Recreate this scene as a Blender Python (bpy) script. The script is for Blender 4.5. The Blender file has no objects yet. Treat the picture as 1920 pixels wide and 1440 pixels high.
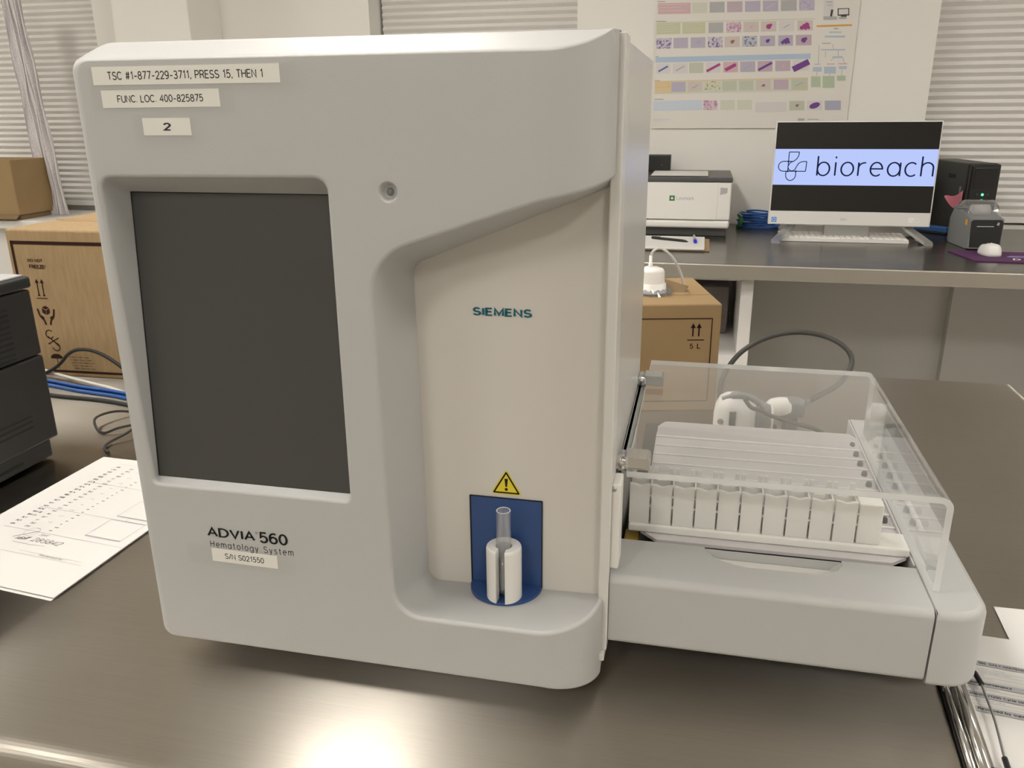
import bpy, bmesh, math, random
from mathutils import Vector, Matrix
from mathutils.geometry import delaunay_2d_cdt
random.seed(7)
scene = bpy.context.scene
COL = scene.collection
PI = math.pi

# ------------------------------------------------------------------ camera, world, light, exposure
def make_camera():
    yaw, pitch, roll = [math.radians(a) for a in (-12.813, 18.470, 0.481)]
    f = Vector((math.sin(yaw)*math.cos(pitch), math.cos(yaw)*math.cos(pitch), -math.sin(pitch)))
    r = Vector((math.cos(yaw), -math.sin(yaw), 0.0))
    d = f.cross(r)
    c, s = math.cos(roll), math.sin(roll)
    r2 = r*c + d*s
    d2 = -r*s + d*c
    m = Matrix((r2, -d2, -f)).transposed().to_4x4()
    m.translation = Vector((0.4334, -0.525, 0.453))
    cam = bpy.data.cameras.new('camera')
    cam.sensor_width = 36.0
    cam.lens = 1550.0/1920.0*36.0
    cam.clip_start = 0.02
    o = bpy.data.objects.new('camera', cam)
    o.matrix_world = m
    COL.objects.link(o)
    scene.camera = o
make_camera()
world = bpy.data.worlds.new('world'); scene.world = world
world.use_nodes = True
world.node_tree.nodes['Background'].inputs[0].default_value = (0.9, 0.95, 1.0, 1)
world.node_tree.nodes['Background'].inputs[1].default_value = 0.25
scene.view_settings.view_transform = 'Standard'
scene.view_settings.look = 'None'
scene.view_settings.gamma = 1.0
scene.view_settings.use_curve_mapping = False
scene.view_settings.exposure = 0.0
LAMP_STRENGTH = 36.0
LAMP_COLOR = (1.0, 0.955, 0.885)

# ------------------------------------------------------------------ materials
def new_mat(name):
    m = bpy.data.materials.new(name); m.use_nodes = True
    return m, m.node_tree, m.node_tree.nodes['Principled BSDF']
def mat(name, col, rough=0.5, metal=0.0, bump=0.0, scale=200.0, spec=0.5, stretch=None, mottle=0.0, mscale=6.0, coat=0.0, trans=0.0, emit=None, estr=0.0, sss=0.0):
    m, nt, p = new_mat(name)
    p.inputs['Base Color'].default_value = (*col, 1)
    p.inputs['Roughness'].default_value = rough
    p.inputs['Metallic'].default_value = metal
    p.inputs['Specular IOR Level'].default_value = spec
    p.inputs['Coat Weight'].default_value = coat
    p.inputs['Transmission Weight'].default_value = trans
    if sss:
        p.inputs['Subsurface Weight'].default_value = sss
        p.inputs['Subsurface Radius'].default_value = (0.01, 0.009, 0.008)
        p.inputs['Subsurface Scale'].default_value = 1.0
    if emit:
        p.inputs['Emission Color'].default_value = (*emit, 1); p.inputs['Emission Strength'].default_value = estr
    N, L = nt.nodes, nt.links
    if bump or mottle:
        tc = N.new('ShaderNodeTexCoord'); mp = N.new('ShaderNodeMapping')
        mp.inputs['Scale'].default_value = stretch or (1, 1, 1)
        L.new(tc.outputs['Object'], mp.inputs['Vector'])
    if bump:
        n = N.new('ShaderNodeTexNoise'); n.inputs['Scale'].default_value = scale; n.inputs['Detail'].default_value = 3
        b = N.new('ShaderNodeBump'); b.inputs['Strength'].default_value = bump; b.inputs['Distance'].default_value = 0.001
        L.new(mp.outputs[0], n.inputs['Vector']); L.new(n.outputs[0], b.inputs['Height']); L.new(b.outputs[0], p.inputs['Normal'])
    if mottle:
        n2 = N.new('ShaderNodeTexNoise'); n2.inputs['Scale'].default_value = mscale; n2.inputs['Detail'].default_value = 4
        r = N.new('ShaderNodeValToRGB')
        r.color_ramp.elements[0].position = 0.3; r.color_ramp.elements[1].position = 0.7
        r.color_ramp.elements[0].color = (*[c*(1-mottle) for c in col], 1)
        r.color_ramp.elements[1].color = (*[min(1, c*(1+mottle)) for c in col], 1)
        L.new(mp.outputs[0], n2.inputs['Vector']); L.new(n2.outputs[0], r.inputs[0]); L.new(r.outputs[0], p.inputs['Base Color'])
    return m
def steel(name, col, rough=0.32, aniso=0.85):
    m, nt, p = new_mat(name); N, L = nt.nodes, nt.links
    p.inputs['Metallic'].default_value = 1.0
    p.inputs['Roughness'].default_value = rough
    p.inputs['Anisotropic'].default_value = aniso
    p.inputs['Specular Tint'].default_value = (0.80, 0.79, 0.77, 1)
    tc = N.new('ShaderNodeTexCoord')
    # brushed grain runs along x, so reflections spread along y: constant tangent
    cx = N.new('ShaderNodeCombineXYZ'); cx.inputs[1].default_value = 1.0
    L.new(cx.outputs[0], p.inputs['Tangent'])
    mp = N.new('ShaderNodeMapping'); mp.inputs['Scale'].default_value = (6, 420, 420)
    n = N.new('ShaderNodeTexNoise'); n.inputs['Scale'].default_value = 3.0; n.inputs['Detail'].default_value = 3
    L.new(tc.outputs['Object'], mp.inputs[0]); L.new(mp.outputs[0], n.inputs['Vector'])
    r = N.new('ShaderNodeValToRGB')
    r.color_ramp.elements[0].position = 0.25; r.color_ramp.elements[1].position = 0.75
    r.color_ramp.elements[0].color = (*[c*0.95 for c in col], 1); r.color_ramp.elements[1].color = (*[min(1, c*1.05) for c in col], 1)
    L.new(n.outputs[0], r.inputs[0]); L.new(r.outputs[0], p.inputs['Base Color'])
    n2 = N.new('ShaderNodeTexNoise'); n2.inputs['Scale'].default_value = 7.0
    mr = N.new('ShaderNodeMapRange'); mr.inputs[3].default_value = rough-0.05; mr.inputs[4].default_value = rough+0.07
    L.new(tc.outputs['Object'], n2.inputs['Vector']); L.new(n2.outputs[0], mr.inputs[0]); L.new(mr.outputs[0], p.inputs['Roughness'])
    return m
def clear(name, tint=(0.97, 0.98, 0.98), f0=0.04, rough=0.02, haze=0.0):
    # clear sheet: see-through with a Fresnel mirror on top, optionally a little milky
    m, nt, p = new_mat(name); N, L = nt.nodes, nt.links
    N.remove(p); out = N['Material Output']
    tr = N.new('ShaderNodeBsdfTransparent'); tr.inputs[0].default_value = (*tint, 1)
    gl = N.new('ShaderNodeBsdfGlossy'); gl.inputs[0].default_value = (1, 1, 1, 1); gl.inputs['Roughness'].default_value = rough
    lw = N.new('ShaderNodeLayerWeight'); pw = N.new('ShaderNodeMath'); pw.operation = 'POWER'; pw.inputs[1].default_value = 5.0
    ma = N.new('ShaderNodeMath'); ma.operation = 'MULTIPLY_ADD'; ma.inputs[1].default_value = 1-f0; ma.inputs[2].default_value = f0
    L.new(lw.outputs['Facing'], pw.inputs[0]); L.new(pw.outputs[0], ma.inputs[0])
    src = tr
    if haze:
        df = N.new('ShaderNodeBsdfDiffuse'); df.inputs[0].default_value = (0.9, 0.9, 0.9, 1)
        m0 = N.new('ShaderNodeMixShader'); m0.inputs[0].default_value = haze
        L.new(tr.outputs[0], m0.inputs[1]); L.new(df.outputs[0], m0.inputs[2]); src = m0
    mx = N.new('ShaderNodeMixShader')
    L.new(ma.outputs[0], mx.inputs[0]); L.new(src.outputs[0], mx.inputs[1]); L.new(gl.outputs[0], mx.inputs[2])
    L.new(mx.outputs[0], out.inputs[0])
    return m
def emission(name, col, s):
    m, nt, p = new_mat(name); N, L = nt.nodes, nt.links
    e = N.new('ShaderNodeEmission'); e.inputs[0].default_value = (*col, 1); e.inputs[1].default_value = s
    L.new(e.outputs[0], N['Material Output'].inputs[0]); N.remove(p)
    return m
def cardboard(name, col):
    m, nt, p = new_mat(name); N, L = nt.nodes, nt.links
    p.inputs['Roughness'].default_value = 0.75
    p.inputs['Specular IOR Level'].default_value = 0.2
    tc = N.new('ShaderNodeTexCoord'); mp = N.new('ShaderNodeMapping'); mp.inputs['Scale'].default_value = (150, 150, 22)
    n = N.new('ShaderNodeTexNoise'); n.inputs['Scale'].default_value = 1.0; n.inputs['Detail'].default_value = 4
    r = N.new('ShaderNodeValToRGB'); r.color_ramp.elements[0].position = 0.3; r.color_ramp.elements[1].position = 0.62
    r.color_ramp.elements[0].color = (*[c*0.84 for c in col], 1); r.color_ramp.elements[1].color = (*col, 1)
    b = N.new('ShaderNodeBump'); b.inputs['Strength'].default_value = 0.35; b.inputs['Distance'].default_value = 0.0008
    L.new(tc.outputs['Object'], mp.inputs[0]); L.new(mp.outputs[0], n.inputs['Vector'])
    L.new(n.outputs[0], r.inputs[0]); L.new(r.outputs[0], p.inputs['Base Color'])
    L.new(n.outputs[0], b.inputs['Height']); L.new(b.outputs[0], p.inputs['Normal'])
    return m
def stain(name, base, ink, scale, lo, hi, seed=0.0):
    # micrograph print: blotches of stain over a pale field
    m, nt, p = new_mat(name); N, L = nt.nodes, nt.links
    p.inputs['Roughness'].default_value = 0.5
    tc = N.new('ShaderNodeTexCoord'); n = N.new('ShaderNodeTexNoise'); n.noise_dimensions = '4D'
    n.inputs['W'].default_value = seed; n.inputs['Scale'].default_value = scale; n.inputs['Detail'].default_value = 2
    r = N.new('ShaderNodeValToRGB'); r.color_ramp.elements[0].position = lo; r.color_ramp.elements[1].position = hi
    r.color_ramp.elements[0].color = (*base, 1); r.color_ramp.elements[1].color = (*ink, 1)
    L.new(tc.outputs['Object'], n.inputs['Vector']); L.new(n.outputs[0], r.inputs[0]); L.new(r.outputs[0], p.inputs['Base Color'])
    return m
def lin(r, g, b):
    return tuple((c/255/12.92 if c <= 10 else ((c/255+0.055)/1.055)**2.4) for c in (r, g, b))

M = {}
M['wall'] = mat('wall_paint', (0.80, 0.78, 0.735), 0.7, bump=0.05, scale=300, spec=0.2)
M['wall_low'] = mat('wall_paint_low', (0.62, 0.60, 0.53), 0.7, bump=0.05, scale=300, spec=0.2)
M['wall_dim'] = mat('wall_front_darkened', (0.45, 0.42, 0.38), 0.7, spec=0.2)  # unseen front wall, darkened to cut the fill light on the analyzer
M['ceil'] = mat('ceiling_tile', (0.86, 0.85, 0.82), 0.9, bump=0.2, scale=150, spec=0.1)
M['floor'] = mat('floor_vinyl', (0.33, 0.30, 0.26), 0.4, mottle=0.12, mscale=30)
M['trim'] = mat('trim_white', (0.76, 0.74, 0.70), 0.45)
M['steel'] = steel('brushed_steel', (0.54, 0.502, 0.445), 0.31, 0.99)
M['steel_cool'] = steel('brushed_steel_counter', (0.36, 0.35, 0.34), 0.20, 0.7)
M['steel_edge'] = mat('steel_edge_brightened', (0.56, 0.53, 0.47), 0.42, 1.0, bump=0.15, scale=60, stretch=(0.4, 30, 30))  # front faces brightened in the colour, since they mirror the dark floor
M['leg'] = mat('steel_leg', (0.5, 0.5, 0.5), 0.35, 1.0)
M['cover'] = mat('grey_textured_plastic', (0.485, 0.487, 0.478), 0.42, bump=0.12, scale=900, spec=0.4)
M['cream'] = mat('white_panel_plastic', (0.68, 0.65, 0.595), 0.36, spec=0.4)
M['side'] = mat('side_sheet_metal', (0.60, 0.585, 0.55), 0.22, bump=0.18, scale=420, spec=0.5)
M['trimframe'] = mat('light_frame_plastic', (0.66, 0.65, 0.61), 0.3)
M['screen'] = mat('dark_touch_glass', (0.052, 0.052, 0.05), 0.33, spec=0.75)
M['screen_edge'] = mat('screen_gasket', (0.015, 0.015, 0.015), 0.5)
M['blue'] = mat('blue_plastic', (0.03, 0.075, 0.22), 0.4)
M['white'] = mat('white_plastic', (0.78, 0.765, 0.73), 0.35)
M['white_bright'] = mat('bright_white_plastic', (0.84, 0.82, 0.79), 0.35)
M['milky'] = mat('milky_rack_plastic', (0.83, 0.815, 0.77), 0.3, sss=0.35)
M['tray'] = mat('tray_white', (0.63, 0.605, 0.61), 0.4)
M['acrylic'] = clear('clear_acrylic', (0.965, 0.97, 0.97), 0.06, 0.03, 0.035)
M['acrylic_edge'] = mat('polished_acrylic_edge', (0.85, 0.86, 0.85), 0.2, trans=0.35, sss=0.3)
M['glass'] = clear('clear_tube_glass', (0.93, 0.94, 0.95), 0.09, 0.02, 0.09)
M['liquid'] = clear('wet_tube_bottom', (0.78, 0.79, 0.76), 0.07, 0.05, 0.22)
M['tape'] = clear('clear_tape', (0.995, 0.995, 0.99), 0.02, 0.25, 0.03)
M['label'] = mat('label_tape', (0.85, 0.835, 0.78), 0.45)
M['ink'] = mat('black_ink', (0.012, 0.012, 0.014), 0.6, spec=0.2)
M['ink_soft'] = mat('grey_ink', (0.16, 0.16, 0.17), 0.7, spec=0.1)
M['ink_faint'] = mat('faint_ink', (0.38, 0.38, 0.40), 0.7, spec=0.1)
M['teal'] = mat('teal_ink', (0.0, 0.115, 0.165), 0.5)
M['yellow'] = mat('warning_yellow', (0.80, 0.66, 0.04), 0.5)
M['chrome'] = mat('polished_chrome', (0.72, 0.71, 0.69), 0.14, 1.0)
M['satin'] = mat('satin_aluminium', (0.62, 0.63, 0.63), 0.32, 1.0)
M['galv'] = mat('galvanised_strip', (0.46, 0.49, 0.49), 0.35, 0.6)
M['black'] = mat('black_plastic', (0.012, 0.012, 0.012), 0.4)
M['black_soft'] = mat('black_rubber', (0.02, 0.019, 0.018), 0.6)
M['charcoal'] = mat('charcoal_plastic', (0.018, 0.0185, 0.0185), 0.45, bump=0.05, scale=700)
M['charcoal_dark'] = mat('vent_black', (0.006, 0.006, 0.006), 0.7)
M['greytop'] = mat('grey_plastic_top', (0.42, 0.42, 0.42), 0.45)
M['midgrey'] = mat('mid_grey_plastic', (0.20, 0.205, 0.21), 0.4)
M['darkgrey'] = mat('dark_grey_plastic', (0.075, 0.075, 0.075), 0.4)
M['paper'] = mat('white_paper', (0.71, 0.695, 0.67), 0.8, spec=0.15)
M['box'] = cardboard('kraft_cardboard', (0.36, 0.25, 0.135))
M['box_right'] = mat('smooth_kraft_cardboard', (0.33, 0.225, 0.115), 0.75, mottle=0.05, mscale=9, spec=0.2)
M['box_in'] = mat('dark_kraft_cardboard', (0.22, 0.15, 0.075), 0.8)  # darker kraft tone for flaps, folds and tape
M['box_ink'] = mat('dark_brown_print', (0.035, 0.016, 0.012), 0.7, spec=0.1)
M['blue_cable'] = mat('blue_cable', (0.02, 0.10, 0.36), 0.4)
M['white_cable'] = mat('white_cable', (0.72, 0.70, 0.64), 0.45)
M['grey_cable'] = mat('grey_cable', (0.05, 0.049, 0.045), 0.5)
M['slat'] = mat('blind_slat', (0.74, 0.72, 0.69), 0.45, spec=0.4)
M['mesh_strip'] = mat('sheer_mesh', (0.62, 0.59, 0.60), 0.4, mottle=0.22, mscale=260, bump=0.6, scale=300)
M['poster'] = mat('poster_paper', (0.74, 0.71, 0.66), 0.35)
M['monitor_white'] = mat('monitor_shell', (0.72, 0.71, 0.68), 0.4)
M['mon_glass'] = mat('dark_display', (0.014, 0.014, 0.013), 0.18)
M['mon_lit'] = emission('lit_display', (0.50, 0.60, 1.0), 0.98)
M['mon_ink'] = emission('lit_display_dark_text', (0.012, 0.016, 0.05), 1.0)
M['pink'] = mat('pink_note', (0.80, 0.25, 0.33), 0.7)
M['orange'] = mat('orange_tab', (0.85, 0.36, 0.02), 0.5)
M['green_led'] = emission('green_led', (0.1, 1.0, 0.35), 3.0)
M['green'] = mat('green_mark', (0.04, 0.20, 0.05), 0.5)
M['purple'] = mat('purple_fabric', (0.085, 0.018, 0.09), 0.7)
M['lilac'] = mat('lilac_print', (0.36, 0.33, 0.62), 0.6)
M['device_blue'] = mat('device_blue', (0.05, 0.17, 0.52), 0.45)
M['brass'] = mat('amber_plastic', (0.36, 0.24, 0.02), 0.35)
M['pane'] = mat('dark_window_pane', (0.04, 0.05, 0.06), 0.05)
M['lamp'] = emission('lamp_diffuser', LAMP_COLOR, LAMP_STRENGTH)
M['film'] = clear('crinkled_clear_film', (0.72, 0.74, 0.80), 0.16, 0.08, 0.08)
M['led_lens'] = mat('grey_lens', (0.20, 0.21, 0.20), 0.1, spec=0.8)

# ------------------------------------------------------------------ object helpers
INV = {}
def tag(o, label=None, cat=None, group=None, kind=None):
    if label: o['label'] = label
    if cat: o['category'] = cat
    if group: o['group'] = group
    if kind: o['kind'] = kind
    return o
def thing(name, label, cat, loc=(0, 0, 0), rotz=0.0, group=None):
    o = bpy.data.objects.new(name, None); COL.objects.link(o)
    o.empty_display_size = 0.02
    o.location = loc; o.rotation_euler = (0, 0, rotz)
    INV[o.name] = (Matrix.Translation(Vector(loc)) @ Matrix.Rotation(rotz, 4, 'Z')).inverted()
    return tag(o, label, cat, group)
class MB:
    def __init__(s): s.v = []; s.f = []; s.m = []; s.sm = []
    def add(s, verts, faces, mi=0, smooth=False):
        b = len(s.v); s.v += [Vector(p) for p in verts]
        for f in faces:
            s.f.append([b+i for i in f]); s.m.append(mi); s.sm.append(smooth)
        return s
    def bm(s, bm, mi=0, smooth=False, mtx=None):
        bm.verts.index_update()
        vs = [(mtx @ v.co) if mtx else v.co.copy() for v in bm.verts]
        s.add(vs, [[v.index for v in f.verts] for f in bm.faces], mi, smooth); bm.free(); return s
    def box(s, x0, x1, y0, y1, z0, z1, bev=0.0, mi=0, seg=2, mtx=None):
        if bev <= 0:
            vs = [(x, y, z) for x in (x0, x1) for y in (y0, y1) for z in (z0, z1)]
            if mtx: vs = [mtx @ Vector(p) for p in vs]
            return s.add(vs, [(0, 1, 3, 2), (4, 6, 7, 5), (0, 4, 5, 1), (2, 3, 7, 6), (0, 2, 6, 4), (1, 5, 7, 3)], mi)
        bm = bmesh.new(); bmesh.ops.create_cube(bm, size=1)
        for v in bm.verts:
            v.co = Vector(((x0+x1)/2+v.co.x*(x1-x0), (y0+y1)/2+v.co.y*(y1-y0), (z0+z1)/2+v.co.z*(z1-z0)))
        bmesh.ops.bevel(bm, geom=bm.edges[:], offset=bev, segments=seg, profile=0.5, affect='EDGES')
        return s.bm(bm, mi, False, mtx)
    def loft(s, loops, closed=True, caps=(False, False), mi=0, smooth=True):
        n = len(loops[0]); b = len(s.v)
        for L in loops: s.v += [Vector(p) for p in L]
        for k in range(len(loops)-1):
            for i in range(n if closed else n-1):
                j = (i+1) % n
                s.f.append([b+k*n+i, b+k*n+j, b+(k+1)*n+j, b+(k+1)*n+i]); s.m.append(mi); s.sm.append(smooth)
        if caps[0]: s.f.append([b+i for i in reversed(range(n))]); s.m.append(mi); s.sm.append(False)
        if caps[1]: s.f.append([b+(len(loops)-1)*n+i for i in range(n)]); s.m.append(mi); s.sm.append(False)
        return s
    def prism(s, poly, axis, a, b, mi=0, mtx=None, smooth=False):
        # poly in the two remaining axes, extruded along axis from a to b
        def P(u, v, t):
            p = {'x': (t, u, v), 'y': (u, t, v), 'z': (u, v, t)}[axis]
            return (mtx @ Vector(p)) if mtx else Vector(p)
        n = len(poly)
        lo = [P(u, v, a) for u, v in poly]; hi = [P(u, v, b) for u, v in poly]
        s.add(lo+hi, [list(range(n))[::-1], list(range(n, 2*n))], mi)
        s.add(lo+hi, [[i, (i+1) % n, n+(i+1) % n, n+i] for i in range(n)], mi, smooth)
        return s
    def lathe(s, prof, c=(0, 0, 0), n=32, mi=0, smooth=True, axis='z', a0=0.0, a1=None):
        full = a1 is None
        if full: a1 = a0+2*PI
        loops = []
        for r, h in prof:
            L = []
            for k in range(n if full else n+1):
                a = a0+(a1-a0)*k/n; x, y = r*math.cos(a), r*math.sin(a)
                p = {'z': (x, y, h), 'x': (h, x, y), 'y': (x, h, y)}[axis]
                L.append(Vector(p)+Vector(c))
            loops.append(L)
        return s.loft(loops, full, (False, False), mi, smooth)
    def tube(s, path, r, n=10, mi=0, caps=True):
        P = [Vector(p) for p in path]; loops = []; up = Vector((0.13, 0.29, 0.95)); prev = None
        for i, p in enumerate(P):
            t = (P[min(i+1, len(P)-1)]-P[max(i-1, 0)]).normalized()
            u = (up if prev is None else prev); u = (u-t*u.dot(t))
            if u.length < 1e-6: u = t.orthogonal()
            u.normalize(); w = t.cross(u); prev = u
            rr = r[i] if isinstance(r, (list, tuple)) else r
            loops.append([p+(u*math.cos(2*PI*k/n)+w*math.sin(2*PI*k/n))*rr for k in range(n)])
        return s.loft(loops, True, (caps, caps), mi, True)
    def build(s, name, mats, parent=None, root=None, label=None, kind=None, auto=True):
        me = bpy.data.meshes.new(name)
        mats = mats if isinstance(mats, (list, tuple)) else [mats]
        inv = INV.get((root or parent).name) if (root or parent) else None
        vs = [tuple(inv @ p) for p in s.v] if inv else [tuple(p) for p in s.v]
        off = Vector((0, 0, 0))
        if not parent and not root and vs:      # top-level mesh: its origin goes to the base of the thing
            xs = [p[0] for p in vs]; ys = [p[1] for p in vs]; zs = [p[2] for p in vs]
            off = Vector(((min(xs)+max(xs))/2, (min(ys)+max(ys))/2, min(zs)))
            vs = [tuple(Vector(p)-off) for p in vs]
        me.from_pydata(vs, [], s.f)
        for m in mats: me.materials.append(M[m] if isinstance(m, str) else m)
        me.polygons.foreach_set('material_index', s.m)
        me.polygons.foreach_set('use_smooth', s.sm)
        bm = bmesh.new(); bm.from_mesh(me)
        bmesh.ops.remove_doubles(bm, verts=bm.verts, dist=1e-6)
        bmesh.ops.recalc_face_normals(bm, faces=bm.faces)
        bm.to_mesh(me); bm.free(); me.update()
        o = bpy.data.objects.new(name, me); COL.objects.link(o)
        o.location = off
        if parent:
            o.parent = parent
            if parent.name in INV: INV[o.name] = INV[parent.name]
        else: INV[o.name] = Matrix.Translation(-off)
        return tag(o, label, None, None, kind)
def struct(mb, name, m, parent=None):
    o = mb.build(name, m, parent)
    if not parent: o['kind'] = 'structure'
    return o
def cr(pts, n=8):
    # Catmull-Rom through points
    P = [Vector(p) for p in pts]; P = [P[0]*2-P[1]]+P+[P[-1]*2-P[-2]]; out = []
    for i in range(1, len(P)-2):
        for k in range(n):
            t = k/n; a, b, c, d = P[i-1:i+3]
            out.append(0.5*((2*b)+(c-a)*t+(2*a-5*b+4*c-d)*t*t+(3*b-a-3*c+d)*t**3))
    out.append(P[-2]); return out
def Ar(cx, cy, rx, ry, d0, d1, n=12):
    return [(cx+rx*math.cos(math.radians(d0+(d1-d0)*k/n)), cy+ry*math.sin(math.radians(d0+(d1-d0)*k/n))) for k in range(n+1)]
def El(cx, cy, rx, ry): return Ar(cx, cy, rx, ry, 0, 360, 22)
_o = El(.27, .36, .27, .36)
GL = {
 'A': (.72, [[(0, 0), (.35, 1), (.70, 0)], [(.12, .34), (.58, .34)]]),
 'B': (.62, [[(0, .53), (.32, .53)]+Ar(.33, .265, .27, .265, 90, -90)+[(0, 0), (0, 1), (.30, 1)]+Ar(.31, .765, .23, .235, 90, -90)]),
 'C': (.70, [Ar(.38, .5, .38, .5, 42, 318, 20)]),
 'D': (.68, [[(0, 0), (0, 1), (.24, 1)]+Ar(.24, .5, .42, .5, 90, -90, 16)+[(0, 0)]]),
 'E': (.54, [[(.52, 1), (0, 1), (0, 0), (.54, 0)], [(0, .52), (.48, .52)]]),
 'F': (.52, [[(.52, 1), (0, 1), (0, 0)], [(0, .52), (.46, .52)]]),
 'G': (.74, [Ar(.38, .5, .38, .5, 42, 350, 22)+[(.74, .46), (.42, .46)]]),
 'H': (.62, [[(0, 0), (0, 1)], [(.60, 0), (.60, 1)], [(0, .53), (.60, .53)]]),
 'I': (.08, [[(.04, 0), (.04, 1)]]),
 'J': (.46, [[(.44, 1), (.44, .28)]+Ar(.22, .25, .22, .25, 0, -180)]),
 'K': (.60, [[(0, 0), (0, 1)], [(.56, 1), (0, .36)], [(.19, .58), (.60, 0)]]),
 'L': (.50, [[(0, 1), (0, 0), (.50, 0)]]),
 'M': (.76, [[(0, 0), (0, 1), (.37, .12), (.74, 1), (.74, 0)]]),
 'N': (.64, [[(0, 0), (0, 1), (.62, 0), (.62, 1)]]),
 'O': (.76, [El(.38, .5, .38, .5)]),
 'P': (.58, [[(0, 0), (0, 1), (.30, 1)]+Ar(.30, .73, .26, .27, 90, -90)+[(0, .46)]]),
 'R': (.62, [[(0, 0), (0, 1), (.32, 1)]+Ar(.32, .745, .25, .255, 90, -90)+[(0, .49)], [(.32, .49), (.46, .40), (.60, 0)]]),
 'S': (.60, [Ar(.30, .745, .26, .255, 25, 270, 16)+Ar(.30, .245, .30, .245, 90, -160, 16)]),
 'T': (.62, [[(0, 1), (.62, 1)], [(.31, 1), (.31, 0)]]),
 'U': (.62, [[(0, 1), (0, .31)]+Ar(.31, .31, .31, .31, 180, 360)+[(.62, 1)]]),
 'V': (.66, [[(0, 1), (.33, 0), (.66, 1)]]),
 'W': (.94, [[(0, 1), (.23, 0), (.47, .95), (.71, 0), (.94, 1)]]),
 'X': (.62, [[(0, 1), (.62, 0)], [(.62, 1), (0, 0)]]),
 'Y': (.64, [[(0, 1), (.32, .46), (.64, 1)], [(.32, .46), (.32, 0)]]),
 'Z': (.58, [[(0, 1), (.58, 1), (0, 0), (.58, 0)]]),
 '0': (.56, [El(.27, .5, .27, .5)]),
 '1': (.36, [[(.06, .78), (.26, 1), (.26, 0)]]),
 '2': (.56, [Ar(.27, .72, .26, .28, 170, -25, 14)+[(.02, 0), (.55, 0)]]),
 '3': (.56, [Ar(.26, .75, .23, .25, 155, -90, 14)+Ar(.26, .26, .27, .26, 90, -160, 14)]),
 '4': (.58, [[(.43, 0), (.43, 1), (0, .30), (.58, .30)]]),
 '5': (.56, [[(.50, 1), (.09, 1), (.05, .52)]+Ar(.26, .32, .27, .32, 130, -150, 16)]),
 '6': (.56, [El(.27, .31, .26, .31), Ar(.31, .55, .30, .45, 55, 190, 12)]),
 '7': (.54, [[(0, 1), (.53, 1), (.18, 0)]]),
 '8': (.56, [El(.27, .76, .22, .24), El(.27, .265, .27, .265)]),
 '9': (.56, [El(.27, .69, .26, .31), Ar(.23, .45, .30, .45, -125, 10, 12)]),
 '-': (.46, [[(.02, .40), (.44, .40)]]),
 '.': (.10, [[(.05, 0), (.05, .1)]]), ',': (.12, [[(.07, .1), (.02, -.14)]]),
 '!': (.10, [[(.05, .3), (.05, 1)], [(.05, 0), (.05, .1)]]),
 '#': (.66, [[(.14, 0), (.28, 1)], [(.40, 0), (.54, 1)], [(.02, .32), (.60, .32)], [(.06, .68), (.64, .68)]]),
 '/': (.36, [[(0, -.05), (.34, 1.05)]]), ' ': (.28, []), ':': (.1, [[(.05, 0), (.05, .1)], [(.05, .6), (.05, .7)]]), '%': (.8, [El(.17, .77, .15, .22), El(.62, .22, .15, .22), [(.18, 0), (.62, 1)]]),
 'a': (.54, [_o, [(.54, .72), (.54, 0)]]), 'b': (.54, [_o, [(0, 1.05), (0, 0)]]),
 'c': (.48, [Ar(.27, .36, .27, .36, 48, 312, 16)]), 'd': (.54, [_o, [(.54, 1.05), (.54, 0)]]),
 'e': (.54, [[(.01, .38), (.53, .38)]+Ar(.27, .36, .26, .36, 5, 312, 18)]),
 'f': (.32, [[(.32, 1.02), (.22, 1.02), (.14, .9), (.14, 0)], [(0, .70), (.30, .70)]]),
 'g': (.54, [_o, [(.54, .72), (.54, -.08)]+Ar(.27, -.06, .27, .22, 0, -150, 10)]),
 'h': (.50, [[(0, 0), (0, 1.05)], Ar(.25, .45, .25, .27, 180, 0, 12)+[(.50, 0)]]),
 'i': (.08, [[(.04, 0), (.04, .72)], [(.04, .93), (.04, 1.03)]]), 'j': (.1, [[(.05, .72), (.05, -.2)]]),
 'k': (.48, [[(0, 0), (0, 1.05)], [(.44, .72), (0, .28)], [(.15, .43), (.48, 0)]]),
 'l': (.08, [[(.04, 0), (.04, 1.05)]]),
 'm': (.80, [[(0, 0), (0, .72)], Ar(.20, .48, .20, .24, 180, 0, 10)+[(.40, 0)], Ar(.60, .48, .20, .24, 180, 0, 10)+[(.80, 0)]]),
 'n': (.50, [[(0, 0), (0, .72)], Ar(.25, .45, .25, .27, 180, 0, 12)+[(.50, 0)]]),
 'o': (.54, [_o]), 'p': (.54, [_o, [(0, .72), (0, -.28)]]),
 'r': (.30, [[(0, 0), (0, .72)], Ar(.27, .42, .27, .28, 180, 80, 8)]),
 's': (.44, [Ar(.22, .535, .19, .185, 25, 270, 12)+Ar(.22, .18, .21, .17, 90, -160, 12)]),
 't': (.32, [[(.13, .95), (.13, .12), (.20, .01), (.32, .01)], [(0, .70), (.30, .70)]]),
 'u': (.50, [[(0, .72), (0, .26)]+Ar(.25, .26, .25, .26, 180, 360)+[(.50, .72)], [(.50, .72), (.50, 0)]]),
 'v': (.48, [[(0, .72), (.24, 0), (.48, .72)]]), 'w': (.72, [[(0, .72), (.18, 0), (.36, .70), (.54, 0), (.72, .72)]]),
 'x': (.46, [[(0, .72), (.46, 0)], [(.46, .72), (0, 0)]]), 'y': (.48, [[(0, .72), (.25, .02)], [(.48, .72), (.20, -.16), (.04, -.26)]]),
}
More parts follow.
